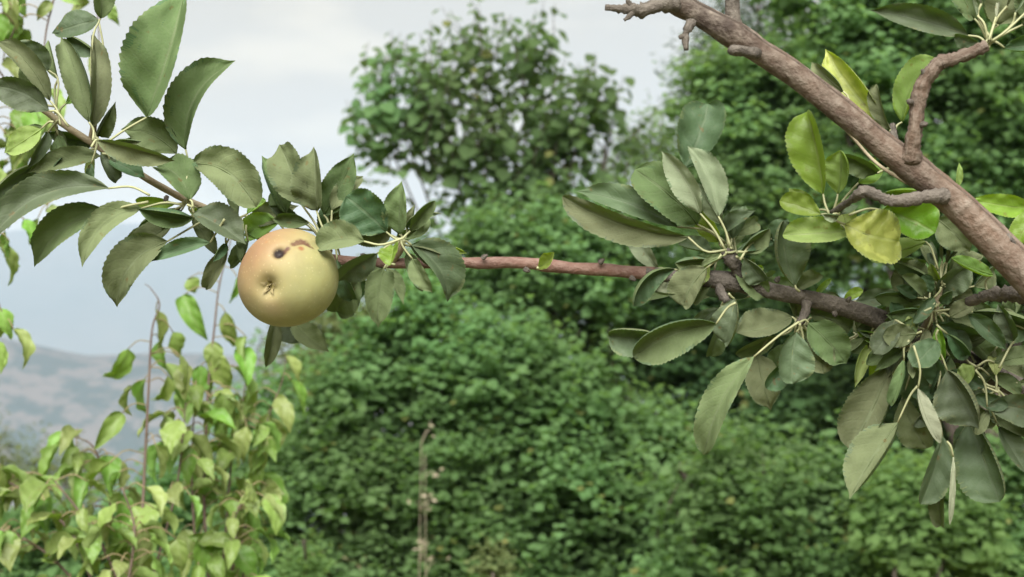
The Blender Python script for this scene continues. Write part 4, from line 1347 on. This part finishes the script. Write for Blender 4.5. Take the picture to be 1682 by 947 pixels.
mb.tube(spline([sb, sb - ap_axis * 0.012 + CU * 0.003, P(498, 412, 1.245)], 10), np.linspace(0.0014, 0.0018, 10), 8)
link('fruit_stalk', mb.mesh('fruit_stalk', [M['bark_green']]), APPLE)

# ------------------------------------------------------------------ pear saplings (lower left) and pear branch (left edge)
PEAR_MESH = []
for s in range(14):
    mb = MB()
    r = random.Random(500 + s)
    leaf_geometry(mb, np.array([0.0, 0, 0]), np.array([1.0, 0, 0]), np.array([0, -1.0, 0]), np.array([0, 0, 1.0]), 0.30, r.uniform(-8, 42), r.uniform(-8, 42), 'pear', r.uniform(-.06, .06),
                  r.uniform(0.0, 0.16), r.uniform(0.08, 0.26), 1, NT=26, NU=8, th=0.004, origin=None, pet_r=0.012, seed=s, curl=r.uniform(-0.3, 0.1), teeth=13)
    PEAR_MESH.append(mb.mesh('pear_leaf_blade', [M['p_up'], M['p_dn'], M['stalk'], M['p_dn']]))


def pear_leaf(parent, B, T, n, w, bag, origin=None, mesh=None):
    """a shared leaf blade laid from B to T with its face along n; its stalk goes into the wood mesh"""
    L = np.linalg.norm(T - B)
    x = (T - B) / L
    n = nrm(n - x * np.dot(n, x))
    y = np.cross(n, x)
    o = link('leaf', mesh or random.choice(PEAR_MESH), None)
    k = w / 0.30
    mw = Matrix(((x[0] * L, y[0] * k, n[0] * L, B[0]), (x[1] * L, y[1] * k, n[1] * L, B[1]), (x[2] * L, y[2] * k, n[2] * L, B[2]), (0, 0, 0, 1)))
    o.matrix_world = mw
    o.parent = parent
    o.matrix_parent_inverse = Matrix.Translation(-parent.location)
    if origin is not None:
        m = origin * 0.45 + B * 0.55 + np.array([0, 0, 0.22]) * np.linalg.norm(B - origin)
        bag.tube(spline([origin, m, B], 6), 0.0009, 4, 1)
    return o


def pear_thing(name, label, d, stems, explicit, fills, nfill, foot_px, seed, foot_hi=False, size=1.0):
    r = np.random.default_rng(seed)
    if foot_hi:
        base = P(stems[0][0][0], stems[0][0][1], d)
    else:
        b = P(foot_px, 900, d)
        base = np.array([b[0], b[1], float(ground_z(b[0], b[1]))])
    t = thing(name, label, 'sapling' if not foot_hi else 'branch', base)
    bag = MB()
    lines = []
    for st in stems:
        q = spline([(a, b_, c_, r_) for a, b_, c_, r_ in st], len(st) * 7)
        pts = np.array([P(a, b_, d + c_) for a, b_, c_, _ in q])
        bag.tube(pts, [max(0.6, r_ * 0.66) * d / F for *_, r_ in q], 6, 0, rough=0.08)
        lines.append(pts)
    if not foot_hi:
        for ln in lines:
            bag.tube(spline([base, (base + ln[0]) / 2 + r.normal(0, 0.02, 3), ln[0]], 8), np.linspace(0.007, 0.0045, 8), 6, 0)
    allp = np.vstack(lines)
    for e in explicit:
        bx, by, tx, ty, w = e[:5]
        dd = e[5] if len(e) > 5 else r.uniform(-0.05, 0.05)
        B, T = P(bx, by, d + dd), P(tx, ty, d + dd + r.uniform(-0.03, 0.03))
        n = nrm(CO - B) * r.uniform(0.5, 1) + np.array([r.normal(0, 0.5), 0, r.uniform(0.1, 0.9)])
        i = int(np.argmin(np.linalg.norm(allp - B - np.array([0, 0, 0.01]), axis=1)))
        og = allp[i] if np.linalg.norm(allp[i] - B) < 0.09 else None
        pear_leaf(t, B, T, n, w * d / F * 1.15, bag, og)
    cnt = len(explicit)
    tries = 0
    while cnt < len(explicit) + nfill and tries < 5000:
        tries += 1
        ln = lines[r.integers(len(lines))]
        p = ln[r.integers(len(ln))]
        an = r.uniform(0, 6.28)
        o = np.array([math.cos(an), math.sin(an), 0])
        st = r.uniform(0.025, 0.05) * size
        B = p + o * st + np.array([0, 0, r.uniform(-0.005, 0.012)])
        s = spx(B)
        if not any(x0 < s[0] < x1 and y0 < s[1] < y1 for x0, y0, x1, y1 in fills):
            continue
        L = r.uniform(0.034, 0.066) * size
        dirv = nrm(o * r.uniform(0.15, 0.9) + np.array([0, 0, -r.uniform(0.15, 1.25)]) + r.normal(0, 0.25, 3))
        n = o * 0.8 + np.array([0, 0, 0.6]) + r.normal(0, 0.25, 3)
        pear_leaf(t, B, B + dirv * L, n, L * r.uniform(0.27, 0.36), bag, p)
        cnt += 1
    link('stem', bag.mesh('stem', [M['bark_twig'], M['stalk_red']]), t)
    return t


S1 = [[(228, 960, 0, 5), (236, 800, 0, 4.2), (240, 720, 0, 3.8), (245, 620, 0, 3.3), (250, 540, 0, 2.8), (262, 500, 0, 2.2), (248, 474, 0, 1.5), (238, 466, 0, 1)],
      [(200, 980, .05, 4), (180, 820, .05, 3.4), (165, 760, .05, 2.8), (148, 728, .05, 2.2), (118, 716, .05, 1.4)],
      [(160, 980, -.05, 4.5), (120, 880, -.05, 4), (60, 820, -.05, 3.2), (10, 790, -.05, 2.5), (-40, 770, -.05, 2)],
      [(150, 990, -.08, 4), (90, 920, -.08, 3.5), (30, 880, -.08, 3), (-40, 860, -.08, 2)],
      [(210, 990, -.1, 4.5), (170, 900, -.1, 4), (130, 840, -.1, 3), (90, 790, -.1, 2)],
      [(240, 980, .02, 4), (270, 880, .02, 3.4), (290, 800, .02, 2.8), (300, 720, .02, 2.2), (305, 660, .02, 1.4)],
      [(200, 990, -.12, 4), (215, 930, -.12, 3.4), (220, 860, -.12, 2.8), (200, 800, -.12, 1.8)]]
E1 = [(256, 508, 258, 575, 14), (210, 573, 174, 629, 16, 0), (216, 634, 206, 682, 14, 0), (200, 678, 158, 737, 16, 0), (238, 622, 236, 684, 9, 0), (276, 617, 250, 662, 14, 0),
      (284, 545, 298, 590, 15, .02), (262, 560, 268, 610, 13, .03), (112, 713, 70, 756, 13, .05), (126, 733, 106, 786, 13, .05), (255, 730, 265, 790, 14), (180, 760, 140, 800, 15),
      (20, 790, -20, 835, 15), (80, 800, 60, 865, 16), (40, 840, 58, 890, 14), (150, 790, 120, 850, 16), (290, 885, 300, 940, 18, -.1), (310, 600, 300, 655, 18, 0), (210, 890, 180, 940, 16, -.1)]
pear_thing('pear_sapling', 'yellow-green sapling with drooping leaves in the bottom left corner', 2.6, S1, E1,
           [(-40, 700, 130, 960), (100, 740, 320, 960), (255, 560, 330, 760)], 118, 190, 41)
S2 = [[(345, 980, 0, 5), (335, 820, 0, 4.5), (338, 720, 0, 4), (343, 620, 0, 3.4), (352, 540, 0, 3), (360, 470, 0, 2.4), (376, 405, 0, 1.8), (384, 370, 0, 1.3)],
      [(360, 980, .05, 4), (372, 860, .05, 3.4), (380, 760, .05, 2.8), (395, 680, .05, 2.2), (405, 610, .05, 1.4), (400, 570, .05, 1)],
      [(365, 980, .1, 4), (400, 880, .1, 3.4), (420, 780, .1, 2.8), (440, 690, .1, 2.2), (462, 630, .1, 1.5), (470, 590, .1, 1)],
      [(330, 980, -.06, 4), (320, 880, -.06, 3.4), (315, 780, -.06, 2.8), (318, 690, -.06, 2.2), (322, 630, -.06, 1.4)],
      [(380, 985, -.06, 4), (400, 940, -.06, 3), (385, 860, -.06, 2.4), (410, 800, -.06, 1.6)]]
E2 = [(302, 484, 338, 556, 17, .0), (308, 458, 322, 482, 13, .02), (370, 512, 386, 574, 14, 0), (396, 572, 412, 626, 19, 0), (352, 578, 378, 640, 18, 0), (404, 552, 398, 600, 12, 0),
      (470, 584, 496, 628, 14, .1), (478, 624, 497, 682, 14, .1), (452, 654, 480, 706, 15, .1), (440, 678, 428, 742, 19, .1), (432, 776, 452, 858, 20, .1), (386, 898, 426, 948, 20, -.06),
      (390, 455, 378, 500, 8, 0), (350, 560, 345, 610, 15, 0), (330, 600, 322, 660, 17, 0), (372, 640, 366, 700, 17, 0), (405, 700, 395, 760, 16, 0), (300, 870, 312, 930, 16, -.06)]
pear_thing('pear_sapling', 'taller yellow-green sapling directly below the apple, leaves hanging down its shoots', 2.75, S2, E2,
           [(300, 590, 420, 960), (400, 660, 470, 860), (300, 740, 440, 960)], 112, 355, 42)
S3 = [[(-420, 2850, .1, 9), (-400, 1500, .1, 9), (-370, 500, .08, 8), (-300, -150, .05, 7), (-180, -420, .02, 6), (-100, -330, 0, 5.5), (-60, -60, 0, 5), (-25, 100, 0, 4.2), (-10, 250, 0, 3.6), (-8, 380, 0, 3), (-5, 480, 0, 2.2), (6, 520, 0, 1.5)],
      [(-120, -380, .02, 4), (40, -260, .04, 3.5), (100, -60, .05, 3), (88, 0, .05, 2.6), (76, 50, .05, 2.4), (70, 110, .05, 2), (60, 180, .05, 1.6), (40, 240, .05, 1.2)],
      [(-20, 90, .05, 3), (20, 150, .05, 2.4), (35, 210, .05, 2), (60, 280, .05, 1.6), (85, 330, .05, 1.2)],
      [(-100, -320, 0, 4), (0, -200, 0, 3.5), (40, -60, 0, 3), (30, -10, 0, 2.5), (25, 40, 0, 2), (10, 80, 0, 1.5)],
      [(-120, -390, .02, 4), (90, -260, .08, 3), (150, -60, .1, 2), (160, 20, .1, 1.8), (164, 90, .1, 1.4)]]
E3 = [(22, -5, 26, 66, 13, 0), (15, 30, 12, 75, 14, 0), (86, 4, 60, 32, 10, .05), (100, -15, 130, 6, 9, .05), (160, 84, 170, 156, 17, .1), (176, 4, 193, 42, 10, .1), (140, -10, 120, 20, 12, .1),
      (82, 145, 108, 190, 13, .05), (60, 160, 90, 200, 14, .05), (30, 190, 52, 238, 13, .05), (45, 215, 75, 260, 14, .05), (10, 220, 18, 280, 14, .0), (55, 230, 40, 285, 12, .05), (20, 260, 50, 300, 13, .05),
      (75, 345, 110, 350, 13, .05), (62, 358, 56, 410, 12, .05), (40, 360, 62, 405, 14, .0), (8, 380, 20, 430, 13, 0), (0, 400, 26, 470, 14, 0), (15, 395, 22, 440, 12, 0), (-5, 505, 22, 555, 16, 0), (22, 540, 44, 604, 14, 0),
      (-8, 560, 6, 610, 12, 0), (0, 520, -12, 570, 13, 0), (-5, 330, 20, 375, 14, 0), (0, 275, -15, 330, 14, 0), (30, 95, 20, 140, 12, 0), (5, 100, 35, 130, 12, 0)]
pear_thing('pear_branch', 'small-leaved yellow-green branch hanging down the left edge behind the apple leaves', 2.3, S3, E3,
           [(-60, -30, 40, 60), (-40, 140, 70, 300), (-60, 300, 20, 420)], 45, 0, 43, foot_hi=True, size=0.85)

# ------------------------------------------------------------------ haze in the valley air
hz, t = new_mat('haze_air')
pv = nd(t, 'ShaderNodeVolumePrincipled')
pv.inputs['Color'].default_value = (0.66, 0.81, 1.0, 1)
pv.inputs['Density'].default_value = 2.0e-4
pv.inputs['Anisotropy'].default_value = 0.0
o_ = nd(t, 'ShaderNodeOutputMaterial')
t.links.new(pv.outputs[0], o_.inputs['Volume'])
x0, x1, y0, y1, z0, z1 = -3600, 3600, -60, 5700, -300, 720
hv = [(x, y, z) for z in (z0, z1) for y in (y0, y1) for x in (x0, x1)]
hf = [(0, 2, 3, 1), (4, 5, 7, 6), (0, 1, 5, 4), (2, 6, 7, 3), (0, 4, 6, 2), (1, 3, 7, 5)]
h_ = link('haze', mesh_from('haze', hv, hf, [hz], smooth=False))
h_['kind'] = 'stuff'
